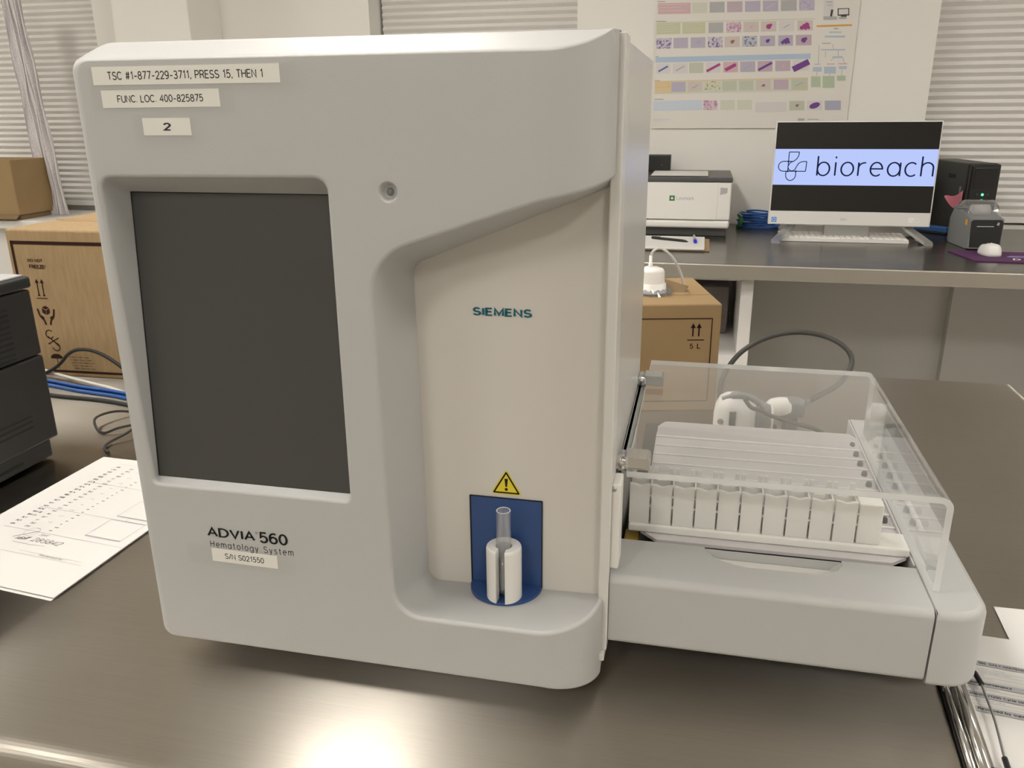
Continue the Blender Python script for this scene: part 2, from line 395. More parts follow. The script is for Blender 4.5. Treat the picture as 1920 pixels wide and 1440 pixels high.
def glyphs(body, weight=0.12, spacing=0.2, shear=0.0):
    vs, fs = [], []; x = 0.0; w = weight/2
    for ch in body:
        adv, strokes = GL[ch]
        for st in strokes:
            P = [Vector((a+b*shear, b)) for a, b in st]; Q = [P[0]]
            for p in P[1:]:
                if (p-Q[-1]).length > 1e-4: Q.append(p)
            closed = len(Q) > 3 and (Q[0]-Q[-1]).length < 1e-3
            if closed: Q.pop()
            n = len(Q); b0 = len(vs)
            for i in range(n):
                a = Q[i-1] if (i or closed) else None; b = Q[(i+1) % n] if (i < n-1 or closed) else None
                d1 = (Q[i]-a).normalized() if a is not None else None; d2 = (b-Q[i]).normalized() if b is not None else None
                d1 = d1 or d2; d2 = d2 or d1
                n1, n2 = Vector((-d1.y, d1.x)), Vector((-d2.y, d2.x)); mt = n1+n2
                if mt.length < 0.35: mt = n1; k = 1.0
                else: mt.normalize(); k = min(1/max(mt.dot(n1), 0.3), 2.2)
                vs.append(Vector((x+Q[i].x+mt.x*w*k, Q[i].y+mt.y*w*k))); vs.append(Vector((x+Q[i].x-mt.x*w*k, Q[i].y-mt.y*w*k)))
            for i in range(n if closed else n-1):
                j = (i+1) % n; fs.append([b0+2*i, b0+2*i+1, b0+2*j+1, b0+2*j])
        x += adv+spacing
    return vs, fs
def text(mb, body, origin, right, up, width=None, height=None, bold=0.12, spacing=0.2, shear=0.0, mi=0):
    # origin: lower-left of the ink; width and height of the ink in metres
    vs, fs = glyphs(body, bold, spacing, shear)
    x0 = min(v.x for v in vs); x1 = max(v.x for v in vs); y0 = min(v.y for v in vs); y1 = max(v.y for v in vs)
    if width is None: sy = height/(y1-y0); sx = sy
    elif height is None: sx = width/(x1-x0); sy = sx
    else: sx = width/(x1-x0); sy = height/(y1-y0)
    o, r, u = Vector(origin), Vector(right).normalized(), Vector(up).normalized()
    mb.add([o+r*((v.x-x0)*sx)+u*((v.y-y0)*sy) for v in vs], fs, mi)
    return mb
class Plane:
    # draws flat print on a plane: local (u, v) along right/up from an origin
    def __init__(s, o, r, u):
        s.o, s.r, s.u = Vector(o), Vector(r).normalized(), Vector(u).normalized(); s.n = s.r.cross(s.u)
    def p(s, a, b, h=0.0): return s.o+s.r*a+s.u*b+s.n*h
    def rect(s, mb, a0, a1, b0, b1, mi=0, h=0.0): return mb.add([s.p(a0, b0, h), s.p(a1, b0, h), s.p(a1, b1, h), s.p(a0, b1, h)], [(0, 1, 2, 3)], mi)
    def poly(s, mb, pts, mi=0, h=0.0): return mb.add([s.p(a, b, h) for a, b in pts], [list(range(len(pts)))], mi)
    def line(s, mb, a, b, w, mi=0, h=0.0):
        A, B = Vector(a), Vector(b); d = (B-A); d.normalize(); n = Vector((-d.y, d.x))*w/2
        return mb.add([s.p(*(A-n), h), s.p(*(B-n), h), s.p(*(B+n), h), s.p(*(A+n), h)], [(0, 1, 2, 3)], mi)
    def path(s, mb, pts, w, mi=0, h=0.0):
        for a, b in zip(pts, pts[1:]): s.line(mb, a, b, w, mi, h)
        return mb
    def ring(s, mb, c, r, w, mi=0, h=0.0, a0=0, a1=2*PI, n=24):
        pts = [(c[0]+r*math.cos(a0+(a1-a0)*k/n), c[1]+r*math.sin(a0+(a1-a0)*k/n)) for k in range(n+1)]
        return s.path(mb, pts, w, mi, h)
    def text(s, mb, body, a, b, h=0.0, **k): return text(mb, body, s.p(a, b, h), s.r, s.u, **k)

# ------------------------------------------------------------------ the room
CEIL = 1.80; FLOOR = -0.91
struct(MB().box(-4.2, 3.4, -3.2, 3.4, FLOOR-0.05, FLOOR), 'floor', 'floor')
struct(MB().box(-4.2, 3.4, -3.2, 3.4, CEIL, CEIL+0.05), 'ceiling', 'ceil')
struct(MB().box(-4.25, -4.2, -3.2, 3.4, FLOOR, CEIL), 'wall_left', 'wall')
struct(MB().box(3.4, 3.45, -3.2, 3.4, FLOOR, CEIL), 'wall_right', 'wall')
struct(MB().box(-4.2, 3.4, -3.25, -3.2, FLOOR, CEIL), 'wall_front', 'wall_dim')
WT = 1.62
wb = MB()
wb.box(-0.091, 1.233, 3.0, 3.2, FLOOR, CEIL)                 # poster wall
wb.box(-2.268, -0.965, 3.0, 3.2, FLOOR, CEIL)                # between the left and middle windows
wb.box(-0.965, -0.091, 3.0, 3.2, FLOOR, 0.1); wb.box(-0.965, -0.091, 3.0, 3.2, WT, CEIL)
wb.box(1.233, 3.4, 3.0, 3.2, FLOOR, -0.045); wb.box(1.233, 3.4, 3.0, 3.2, WT, CEIL)
wb.box(-4.2, -2.268, 3.0, 3.2, FLOOR, -0.02); wb.box(-4.2, -2.268, 3.0, 3.2, WT, CEIL)
struct(wb, 'wall_back', 'wall')
struct(MB().box(-2.0, -1.648, 2.756, 3.0, FLOOR, CEIL, 0.004), 'trim_1', 'wall')      # pillar
struct(MB().box(-2.268, -2.145, 2.985, 3.0, FLOOR, CEIL, 0.003), 'trim_2', 'trim')
struct(MB().box(-4.2, -2.268, 2.72, 3.0, -0.06, -0.02, 0.004).box(-4.2, -2.268, 2.76, 3.0, FLOOR, -0.06), 'trim_3', 'trim')
struct(MB().box(1.233, 3.4, 3.0, 3.2, -0.045, -0.002), 'trim_4', 'trim')
struct(MB().box(1.414, 2.9, 2.95, 3.0, FLOOR, -0.06), 'trim_5', 'wall')
struct(MB().box(-2.145, 1.414, 2.985, 3.0, FLOOR, FLOOR+0.1, 0.003), 'baseboard_back', 'trim')
def window(n, x0, x1, z0):
    o = struct(MB().box(x0, x1, 3.19, 3.2, z0, WT), 'window_%d' % n, 'pane')
    fr = MB()
    for a, b in ((x0, x0+0.05), (x1-0.05, x1)): fr.box(a, b, 3.165, 3.19, z0, WT, 0.003)
    fr.box(x0+0.05, x1-0.05, 3.165, 3.19, z0, z0+0.05, 0.003); fr.box(x0+0.05, x1-0.05, 3.165, 3.19, WT-0.05, WT, 0.003)
    fr.build('window_frame', 'trim', o)
window(1, -4.2, -2.268, -0.02); window(2, -0.965, -0.091, 0.1); window(3, 1.233, 3.4, 0.0)
def shade(label, x0, x1, y, z0, z1, pitch, ztop):
    t = thing('pleated_shade', label, 'blind', ((x0+x1)/2, y, z0))
    MB().box(x0, x1, y-0.02, y+0.02, ztop-0.04, ztop, 0.003).build('headrail', 'trim', t)
    MB().box(x0, x1, y-0.012, y+0.012, z0-0.024, z0, 0.003).build('bottom_rail', 'slat', t)
    proto = None; k = 0
    prof = [(0.0050, 0.0), (0.0005, 0.18), (-0.0045, 0.42), (-0.0062, 0.52), (-0.0050, 0.62), (0.0005, 0.84), (0.0050, 1.0)]
    while z0+k*pitch < z1:
        if proto is None:
            m = MB(); m.loft([[(x, y+a, z0+b*pitch) for a, b in prof]+[(x, y+a+0.001, z0+b*pitch) for a, b in reversed(prof)] for x in (x0, x1)], True, (True, True), 0, False)
            proto = m.build('pleat', 'slat', t)
        else:
            c = proto.copy(); COL.objects.link(c); c.parent = t; c.location = (0, 0, k*pitch)
        k += 1
shade('white pleated window shade at the left, behind the mesh strip', -4.15, -2.275, 3.13, 0.030, 1.0, 0.0275, WT-0.002)
shade('white pleated window shade in the middle, seen above the analyzer top', -0.955, -0.10, 3.13, 0.13, 0.97, 0.0275, WT-0.002)
shade('white pleated window shade at the right, behind the monitor and the battery unit', 1.24, 2.3, 3.13, 0.030, 0.95, 0.0275, WT-0.002)

LAMPS = [(-0.42, -0.08, 'in front of the analyzer'), (2.2, -0.4, 'far to the right of the sampler'), (-2.05, -0.08, 'to the left of the table'), (-0.42, 1.30, 'in front of the middle window'), (2.75, 1.60, 'in front of the right window'), (-3.4, 1.60, 'in front of the left window'), (-0.42, -2.2, 'added for fill, behind the camera'), (1.25, -2.2, 'added for fill, behind the camera on the right'), (-2.05, -2.2, 'added for fill, behind the camera on the left')]  # the last three are unseen panels added for front fill
for x, y, where in LAMPS:
    o = MB().box(x-0.18, x+0.18, y-0.33, y+0.33, CEIL-0.012, CEIL-0.001, 0.002).build('ceiling_light', 'trim')
    tag(o, 'flat rectangular ceiling light panel '+where, 'light', 'ceiling lights')
    MB().box(x-0.15, x+0.15, y-0.3, y+0.3, CEIL-0.016, CEIL-0.0121).build('diffuser', 'lamp', o)

# ------------------------------------------------------------------ steel table in the foreground
TX0, TX1, TY0, TY1 = -1.35, 0.972, -0.114, 0.972
t = thing('steel_table', 'brushed stainless steel table carrying the analyzer, front edge rounded', 'table', (0, 0.4, FLOOR))
def slab(x0, x1, y0, y1, z1, th, r, seg=5):
    bm = bmesh.new(); bmesh.ops.create_cube(bm, size=1)
    for v in bm.verts: v.co = Vector(((x0+x1)/2+v.co.x*(x1-x0), (y0+y1)/2+v.co.y*(y1-y0), z1-th/2+v.co.z*th))
    ed = [e for e in bm.edges if all(v.co.z > z1-th/2 for v in e.verts)]
    bmesh.ops.bevel(bm, geom=ed, offset=r, segments=seg, profile=0.5, affect='EDGES')
    return bm
def edged(mb):
    for i, f in enumerate(mb.f):
        n = (mb.v[f[1]]-mb.v[f[0]]).cross(mb.v[f[2]]-mb.v[f[0]]).normalized()
        if abs(n.y) > 0.7: mb.m[i] = 1
    return mb
edged(MB().bm(slab(TX0, TX1, TY0-0.006, TY1, 0.0, 0.09, 0.014, 8), 0, False)).build('tabletop', ['steel', 'steel_edge'], t)
for x in (TX0+0.06, TX1-0.06):
    for y in (TY0+0.06, TY1-0.06):
        m = MB().lathe([(0, FLOOR), (0.024, FLOOR), (0.024, FLOOR+0.03), (0.02, FLOOR+0.04), (0.02, -0.09)], (x, y, 0), 16); m.build('leg', 'leg', t)
MB().box(TX0+0.06, TX1-0.06, TY0+0.06, TY1-0.06, FLOOR+0.22, FLOOR+0.24, 0.003).build('undershelf', 'leg', t)

# ------------------------------------------------------------------ back counter with its open cabinet
t = thing('back_counter', 'long stainless steel counter along the back wall under the monitor', 'counter', (0.9, 2.5, FLOOR))
edged(MB().bm(slab(-0.7, 2.9, 2.035, 2.985, 0.0, 0.045, 0.005), 0, False)).build('countertop', ['steel_cool', 'steel_edge'], t)
MB().box(2.8, 2.86, 2.1, 2.9, FLOOR, -0.045, 0.003).build('end_panel', 'white', t)
t = thing('open_cabinet', 'white open-front cabinet under the back counter beside the cardboard box', 'cabinet', (0.2, 2.4, FLOOR))
c = MB().box(-0.6, 0.569, 2.72, 2.735, -0.88, -0.062); c.build('back_panel', 'white', t)
MB().box(0.569, 0.607, 2.10, 2.74, FLOOR, -0.046, 0.002).build('side_panel', 'white_bright', t)
MB().box(-0.64, -0.6, 2.10, 2.74, FLOOR, -0.046, 0.002).build('side_panel', 'white_bright', t)
MB().box(-0.6, 0.569, 2.10, 2.72, -0.062, -0.046, 0.001).build('top_panel', 'white_bright', t)
MB().box(-0.6, 0.569, 2.10, 2.72, -0.345, -0.305, 0.001).build('shelf', 'white_bright', t)
MB().box(-0.6, 0.569, 2.10, 2.72, -0.90, -0.86, 0.001).build('shelf', 'white_bright', t)
t = thing('storage_carton', 'dull grey-brown carton standing inside the white open cabinet', 'box', (0.45, 2.5, -0.305))
MB().box(0.33, 0.545, 2.38, 2.62, -0.304, -0.14, 0.004).build('carton', mat('dull_carton', (0.20, 0.17, 0.16), 0.6), t)
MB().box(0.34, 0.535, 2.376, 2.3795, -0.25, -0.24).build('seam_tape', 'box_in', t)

# ------------------------------------------------------------------ the analyzer
AN = thing('blood_analyzer', 'large grey and white benchtop blood analyzer with dark touch screen and recessed tube niche', 'analyzer', (0.19, 0.18, 0.0))
S0, BA, BB = 0.335, 0.0412, 0.05
TH = math.radians(84); SL = 0.072; SE = S0+SL
def bend(s, z, d=0.0):
    # front skin: flat, then rounding back at the right end; d is depth behind the skin
    if s <= S0: return Vector((s, d, z))
    th = (s-S0)/SL*TH
    x, y = S0+BA*math.sin(th), BB*(1-math.cos(th))
    n = Vector((-math.sin(th), math.cos(th), 0)); dn = min(d, 0.004)
    return Vector((x, y, z))+n*dn+Vector((0, d-dn, 0))
def bend_y(s): return 0.0 if s <= S0 else BB*(1-math.cos((s-S0)/SL*TH))
def s_of_x(x): return x if x <= S0 else S0+SL*math.asin(min(1, (x-S0)/BA))/TH
def arc2(p0, c, p1, r, n):
    # fillet of radius r at corner c between p0->c and c->p1, n+1 points
    p0, c, p1 = Vector(p0), Vector(c), Vector(p1)
    a = (p0-c).normalized(); b = (p1-c).normalized(); half = a.angle(b)/2
    t = r/math.tan(half); A = c+a*t; B = c+b*t; O = c+(a+b).normalized()*(r/math.sin(half))
    va, vb = A-O, B-O; ang = va.angle(vb); sg = 1 if va.x*vb.y-va.y*vb.x > 0 else -1
    out = []
    for k in range(n+1):
        th = sg*ang*k/n; out.append(O+Vector((va.x*math.cos(th)-va.y*math.sin(th), va.x*math.sin(th)+va.y*math.cos(th))))
    return out
def seg2(a, b, n): a, b = Vector(a), Vector(b); return [a+(b-a)*k/n for k in range(n)]
def normals2(P, closed):
    out = []
    for i in range(len(P)):
        if closed: a, b = P[i-1], P[(i+1) % len(P)]
        else: a, b = P[max(i-1, 0)], P[min(i+1, len(P)-1)]
        d = (b-a).normalized(); out.append(Vector((d.y, -d.x)))
    return out
def open_path(corners, radii, segs, narc):
    # corners incl. both ends; radii for the inner corners
    P = []; cur = Vector(corners[0])
    for i in range(1, len(corners)-1):
        A = arc2(corners[i-1], corners[i], corners[i+1], radii[i-1], narc)
        P += seg2(cur, A[0], segs[i-1]); P += A[:-1]; cur = A[-1]
    return P+seg2(cur, corners[-1], segs[-1])+[Vector(corners[-1])]
def closed_path(corners, radii, segs, narc):
    n = len(corners); arcs = [arc2(corners[i-1], corners[i], corners[(i+1) % n], radii[i], narc) for i in range(n)]
    P = []
    for i in range(n):
        P += arcs[i][:-1]; P += seg2(arcs[i][-1], arcs[(i+1) % n][0], segs)
    return P
FR = 0.0032
SEGS, NARC = [26, 14, 26], 10
rec_out = open_path([(SE, 0.0835), (S0-0.004, 0.0755), (0.2190, 0.0752), (0.2153, 0.3568), (S0, 0.3962), (SE, 0.4085)], [0.02, 0.022, 0.038, 0.06], [14, 22, 14, 20, 14], NARC)
rec_in = open_path([(0.3725, 0.0766), (0.335, 0.0755), (0.2268, 0.0727), (0.2252, 0.3425), (0.345, 0.3903), (0.3722, 0.4012)], [0.02, 0.010, 0.012, 0.06], [14, 22, 14, 20, 14], NARC)
scr_out = closed_path([(0.0198, 0.1706), (0.1868, 0.1712), (0.1876, 0.409), (0.0136, 0.408)], [0.004, 0.005, 0.009, 0.009], 8, 6)
scr_in = closed_path([(0.0188, 0.1735), (0.1866, 0.1735), (0.1872, 0.3965), (0.0188, 0.3965)], [0.0008, 0.0008, 0.002, 0.0008], 8, 6)
def scr_y(z): return 0.0075+(z-0.1735)/(0.3965-0.1735)*0.0175
LED = (0.2312, 0.401)
led_loop = [Vector((LED[0]+0.0095*math.cos(2*PI*k/32), LED[1]+0.0095*math.sin(2*PI*k/32))) for k in range(32)]
# signs so that the offset normal points out of the opening, onto the skin
def out_norm(P, closed, inside):
    N = normals2(P, closed); c = Vector(inside); s = sum((1 if (p-c).dot(n) > 0 else -1) for p, n in zip(P, N))
    return N if s > 0 else [-n for n in N]
rec_n = out_norm(rec_out, False, (0.31, 0.24)); scr_n = out_norm(scr_out, True, (0.1, 0.29))
for k in (0, -1): rec_n[k] = Vector((0, rec_n[k].y)).normalized()
rec_face = [p+n*FR for p, n in zip(rec_out, rec_n)]
scr_face = [p+n*FR for p, n in zip(scr_out, scr_n)]
for P in (rec_face,): P[0].x = SE; P[-1].x = SE
def zb(s): return 0.028-0.013*max(0.0, min(1, (s-S0)/SL))**1.3
def zt(s): return 0.485+0.0145*min(1.0, bend_y(s)/0.032)
XL = 0.0115
bot = [Vector((SE-(SE-XL-0.006)*k/60.0, 0)) for k in range(61)]
for p in bot: p.y = zb(p.x)
bl = arc2((0.1, 0.028), (XL, 0.028), (XL, 0.2), 0.006, 6)
tl = arc2((XL, 0.3), (XL, 0.485), (0.1, 0.485), 0.007, 8)
top = [Vector((XL+0.007+(SE-XL-0.007)*k/70.0, 0)) for k in range(71)]
for p in top: p.y = zt(p.x)
peri = bot+bl[1:]+seg2(bl[-1], tl[0], 20)[1:]+tl+top[1:]
# --- front skin triangulated with its openings
outline = peri+[p for p in reversed(rec_face)][0:0]
pts, edges = [], []
def add_loop(P, closed):
    b = len(pts); pts.extend([Vector((p.x, p.y)) for p in P]); n = len(P)
    edges.extend([(b+i, b+(i+1) % n) for i in range(n if closed else n-1)]); return b
boundary = peri + list(reversed(rec_face))          # ... top right -> recess top right -> round the recess -> shelf right -> close
# right border between the skin top right and the recess, and between shelf and bottom
pa = seg2(boundary[len(peri)-1], rec_face[-1], 6)[1:]; pb = seg2(rec_face[0], peri[0], 6)[1:]
boundary = peri+pa+list(reversed(rec_face))+pb
add_loop(boundary, True); add_loop(scr_face, True); add_loop(led_loop, True)
def inside(p, P):
    r = False; n = len(P); j = n-1
    for i in range(n):
        if (P[i].y > p.y) != (P[j].y > p.y) and p.x < (P[j].x-P[i].x)*(p.y-P[i].y)/(P[j].y-P[i].y)+P[i].x: r = not r
        j = i
    return r
def dist_ok(p, lim=0.002): return all((p-q).length > lim for q in pts[:NB])
NB = len(pts)
grid = [0.03+0.02*k for k in range(16)]+[S0-0.002]+[S0+SL*k/12 for k in range(12)]
for gx in grid:
    z = 0.03
    while z < 0.5:
        p = Vector((gx, z))
        if inside(p, boundary) and not inside(p, scr_face) and not inside(p, led_loop) and dist_ok(p): pts.append(p)
        z += 0.02
v2, e2, f2, *_ = delaunay_2d_cdt(pts, edges, [], 0, 1e-7)
keep = []
for f in f2:
    c = sum((v2[i] for i in f), Vector((0, 0)))/len(f)
    if inside(c, boundary) and not inside(c, scr_face) and not inside(c, led_loop): keep.append(list(f))
skin = MB(); skin.add([bend(p.x, p.y) for p in v2], keep, 0, True)
def fillet_wall(P, N, Q, closed, extra=None):
    loops = []
    for k in range(6):
        th = k/5*PI/2
        loops.append([bend(p.x+(n.x*FR*(1-math.sin(th)) if abs(p.x-SE) > 1e-9 else 0), p.y+n.y*FR*(1-math.sin(th)), FR*(1-math.cos(th))) for p, n in zip(P, N)])
    if extra: loops += extra
    loops.append(Q); skin.loft(loops, closed, (False, False), 0, True)
RY = 0.060
q_in = [Vector((p.x, RY, p.y)) for p in rec_in]
mids = []
for f in (0.5, 0.93):
    mids.append([bend(p.x, p.y, FR).lerp(q, f) for p, q in zip(rec_out, q_in)])
fillet_wall(rec_out, rec_n, q_in, False, mids)
fillet_wall(scr_out, scr_n, [Vector((p.x, scr_y(p.y), p.y)) for p in scr_in], True)
# led dimple
skin.loft([[bend(LED[0]+r*math.cos(2*PI*k/32), LED[1]+r*math.sin(2*PI*k/32), d) for k in range(32)] for r, d in ((0.0095, 0), (0.0072, 0), (0.0068, 0.0003), (0.0060, 0.0012), (0.0045, 0.0040), (0.0032, 0.0048), (0.0002, 0.005))], True, (False, False), 0, True)
# rim: sides rounded, top a broad chamfer
prof_side = [(0, 0), (0.0035, 0.0007), (0.0070, 0.0028), (0.0096, 0.0062), (0.0110, 0.0105), (0.0115, 0.016), (0.0115, 0.066)]
prof_top = [(0, 0), (0.0008, 0.0002), (0.0018, 0.0012), (0.0030, 0.0035), (0.0128, 0.0275), (0.0142, 0.031), (0.0147, 0.066)]
prof_bot = [(0, 0), (0.0010, 0.0001), (0.0018, 0.0006), (0.0025, 0.0015), (0.0030, 0.003), (0.0031, 0.006), (0.0031, 0.066)]
pn = out_norm(peri, False, (0.2, 0.25))
rim = []
for k in range(7):
    L = []
    for p, n in zip(peri, pn):
        wt = max(0, n.y)**2; wbm = max(0, -n.y)**2; ws = 1-wt-wbm
        o = ws*prof_side[k][0]+wt*prof_top[k][0]+wbm*prof_bot[k][0]
        d = ws*prof_side[k][1]+wt*prof_top[k][1]+wbm*prof_bot[k][1]
        yf = bend_y(p.x); q = bend(p.x, p.y)
        if n.y > 0.5:
            fade = max(0.0, 1-yf/0.032)
            q = q+Vector((n.x*o*fade, 0, n.y*o*fade)); q.y = max(q.y, 0)
            q.y = yf+d*fade if k < 6 else max(0.066, yf)
        else:
            nn = Vector((n.x, 0, n.y)); q = q+nn*o
            q.y = yf+d*max(0.0, 1-yf/0.05) if k < 6 else 0.066
        L.append(q)
    rim.append(L)
skin.loft(rim, False, (False, False), 0, True)
def weighted(o):
    md = o.modifiers.new('weighted_normals', 'WEIGHTED_NORMAL'); md.weight = 80; md.keep_sharp = True; return o
cover = weighted(skin.build('front_cover', 'cover', AN, label='matte grey textured front cover with rounded right end'))
MB().add([Vector((p.x, RY+0.0002, p.y)) for p in open_path([(0.3735, 0.0766), (0.335, 0.0750), (0.2262, 0.0720), (0.2246, 0.3440), (0.3735, 0.4020)], [0.02, 0.010, 0.012], [2, 2, 2, 2], 8)], [list(range(4*2+3*8+1))]).build('recess_panel', 'cream', AN, label='smooth cream panel inside the recess')
# touch screen
sp = MB(); c4 = [(0.0188, 0.1735), (0.1870, 0.1735), (0.1872, 0.3965), (0.0188, 0.3965)]
sp.add([Vector((x, scr_y(z)+0.0004, z)) for x, z in c4]+[Vector((x, scr_y(z)+0.006, z)) for x, z in c4], [(0, 1, 2, 3), (7, 6, 5, 4), (0, 4, 5, 1), (1, 5, 6, 2), (2, 6, 7, 3), (3, 7, 4, 0)])
scr = sp.build('touch_screen', 'screen', AN, label='dark switched-off touch screen')
g = MB(); w = 0.0009
for x0, x1, z0, z1 in ((0.0188, 0.0188+w, 0.1735, 0.3965), (0.0188, 0.187, 0.3965-w, 0.3965)):
    g.add([Vector((x, scr_y(z)+0.0002, z)) for x, z in ((x0, z0), (x1, z0), (x1, z1), (x0, z1))], [(0, 1, 2, 3)])
g.build('gasket', 'screen_edge', scr)
# body behind the cover, trim frame, right-hand sheet metal side
MB().prism([(0.0, 0.066), (0.3795, 0.066), (0.3795, 0.075), (0.38, 0.076), (0.38, 0.325), (0.0, 0.335)], 'z', 0.035, 0.494).build('body_shell', 'side', AN, label='smooth sheet metal side and back housing')
MB().box(0.3722, 0.3802, 0.0455, 0.0755, 0.034, 0.4985, 0.0012, seg=3).build('trim_frame', 'trimframe', AN, label='narrow light frame strip beside the front cover')
MB().box(0.374, 0.379, 0.040, 0.062, 0.0275, 0.034, 0.001).build('frame_foot', 'trimframe', AN)
for x, y in ((0.04, 0.08), (0.34, 0.08), (0.04, 0.30), (0.34, 0.30)):
    MB().lathe([(0, 0.0), (0.014, 0.0), (0.016, 0.003), (0.015, 0.036), (0, 0.036)], (x, y, 0), 20).build('rubber_foot', 'black_soft', AN)
MB().box(0.002, 0.37, 0.0665, 0.33, 0.026, 0.035).build('base_plate', 'black', AN)
# status light
l = MB().lathe([(0, -0.0024), (0.0012, -0.0021), (0.0022, -0.0012), (0.0026, 0.0), (0.0026, 0.003)], (LED[0], 0.0042, LED[1]), 20, axis='y')
l.build('status_light', 'led_lens', AN, label='small grey lens in a round dimple')
# blue sample niche in the recess panel
nx0, nx1, nz0, nz1 = 0.2650, 0.3243, 0.0770, 0.1558
n = MB()
n.prism([(nx0, nz0), (nx1, nz0), (nx1, nz1), (nx0, nz1)], 'y', RY-0.0006, RY-0.0001, 0)
niche = n.build('niche_back', 'blue', AN, label='dark blue back wall of the tube niche')
n = MB()
for x0, x1, z0, z1 in ((nx0-0.0006, nx0+0.0004, nz0, nz1), (nx0, nx1, nz1-0.0004, nz1+0.0003), (nx1-0.0003, nx1+0.0004, nz0, nz1)):
    n.box(x0, x1, RY-0.0011, RY-0.0004, z0, z1)
n.build('niche_edge', 'ink', niche)
cx = (nx0+nx1)/2; hw = (nx1-nx0)/2
disc = [(cx-hw, RY-0.0002)]+[(cx-hw*math.cos(PI*k/28), RY-0.002-0.0285*math.sin(PI*k/28)) for k in range(29)]+[(cx+hw, RY-0.0002)]
MB().prism(disc, 'z', 0.0745, 0.0778, 0).build('niche_floor', 'blue', AN, label='half-round dark blue floor of the tube niche')
# printed marks, labels and tape on the analyzer
P = Plane((0, 0, 0), (1, 0, 0), (0, 0, 1))
PR = Plane((0, RY, 0), (1, 0, 0), (0, 0, 1))
m = MB(); PR.text(m, 'SIEMENS', 0.2707, 0.3046, 0.0003, width=0.0455, height=0.0078, bold=0.24, spacing=0.26)
m.build('maker_lettering', 'teal', AN, label='teal capital lettering')
m = MB(); P.text(m, 'ADVIA', 0.0612, 0.1268, 0.0003, width=0.0425, height=0.0098, bold=0.18)
P.text(m, '560', 0.1075, 0.1266, 0.0003, width=0.0245, height=0.0100, bold=0.18)
P.ring(m, (0.1055, 0.1352), 0.0011, 0.0002, 0, 0.0003); P.text(m, 'R', 0.1051, 0.1347, 0.0003, height=0.0010)
P.text(m, 'Hematology System', 0.0628, 0.1163, 0.0003, width=0.0730, height=0.0075, spacing=0.36, bold=0.10)
m.build('model_lettering', 'ink', AN, label='black model lettering')
def sticker(a0, a1, b0, b1, rot, body, tw, th_, bold=0.125, tape=None):
    c, s = math.cos(math.radians(rot)), math.sin(math.radians(rot))
    Q = Plane((a0, 0, b0), (c, 0, s), (-s, 0, c)); W, H = a1-a0, b1-b0
    m = MB(); m.box(0, W, 0, H, 0.00005, 0.0003, mtx=Matrix.Translation(Q.o) @ Matrix((Q.r, Q.u, Q.n)).transposed().to_4x4())
    o = m.build('label_strip', 'label', AN, label='pale label tape with black lettering')
    m = MB(); Q.text(m, body, (W-tw)/2, (H-th_)/2, 0.00038, width=tw, height=th_, bold=bold); m.build('lettering', 'ink', o)
    if tape:
        m = MB(); a, b, c0, d = tape; Q.rect(m, a, b, c0, d, 0, 0.00045); m.build('clear_tape', 'tape', AN)
sticker(0.0219, 0.1614, 0.4699, 0.4816, 0.0, 'TSC #1-877-229-3711, PRESS 15, THEN 1', 0.1155, 0.0062, 0.15, (-0.003, 0.1525, -0.0045, 0.0125))
sticker(0.0266, 0.1163, 0.4551, 0.4665, 0.2, 'FUNC. LOC. 400-825875', 0.0655, 0.0056, 0.15, (-0.008, 0.101, -0.003, 0.0125))
sticker(0.0556, 0.0922, 0.4370, 0.4484, 0.0, '2', 0.0068, 0.0052, 0.21, (-0.008, 0.041, -0.005, 0.0135))
sticker(0.0630, 0.1208, 0.1052, 0.1168, -0.6, 'S/N S021550', 0.0345, 0.0058, 0.15, (-0.022, 0.0735, -0.0045, 0.0145))
# warning triangle
wcx, wz0 = 0.2950, 0.1593
PRW = Plane((wcx, RY, wz0), (1, 0, 0), (0, 0, 1))
def tri(w, h, b0): return [(-w/2, b0), (w/2, b0), (0, b0+h)]
m = MB(); PRW.poly(m, closed_path(tri(0.0260, 0.0222, -0.0005), [0.0016]*3, 2, 6), 0, 0.0002)
ws = m.build('warning_sign', 'yellow', AN, label='yellow triangular warning sticker with exclamation mark')
m = MB(); A = [Vector(p) for p in tri(0.0205, 0.0176, 0.0011)]
for i in range(3): PRW.line(m, A[i], A[(i+1) % 3], 0.0013, 0, 0.0003); PRW.ring(m, A[i], 0.0003, 0.0006, 0, 0.0003)
PRW.poly(m, [(-0.0014, 0.0134), (0.0014, 0.0134), (0.0007, 0.0063), (-0.0007, 0.0063)], 0, 0.0003)
PRW.poly(m, [(0.0013*math.cos(2*PI*k/16), 0.0041+0.0013*math.sin(2*PI*k/16)) for k in range(16)], 0, 0.0003)
m.build('warning_mark', 'ink', ws)
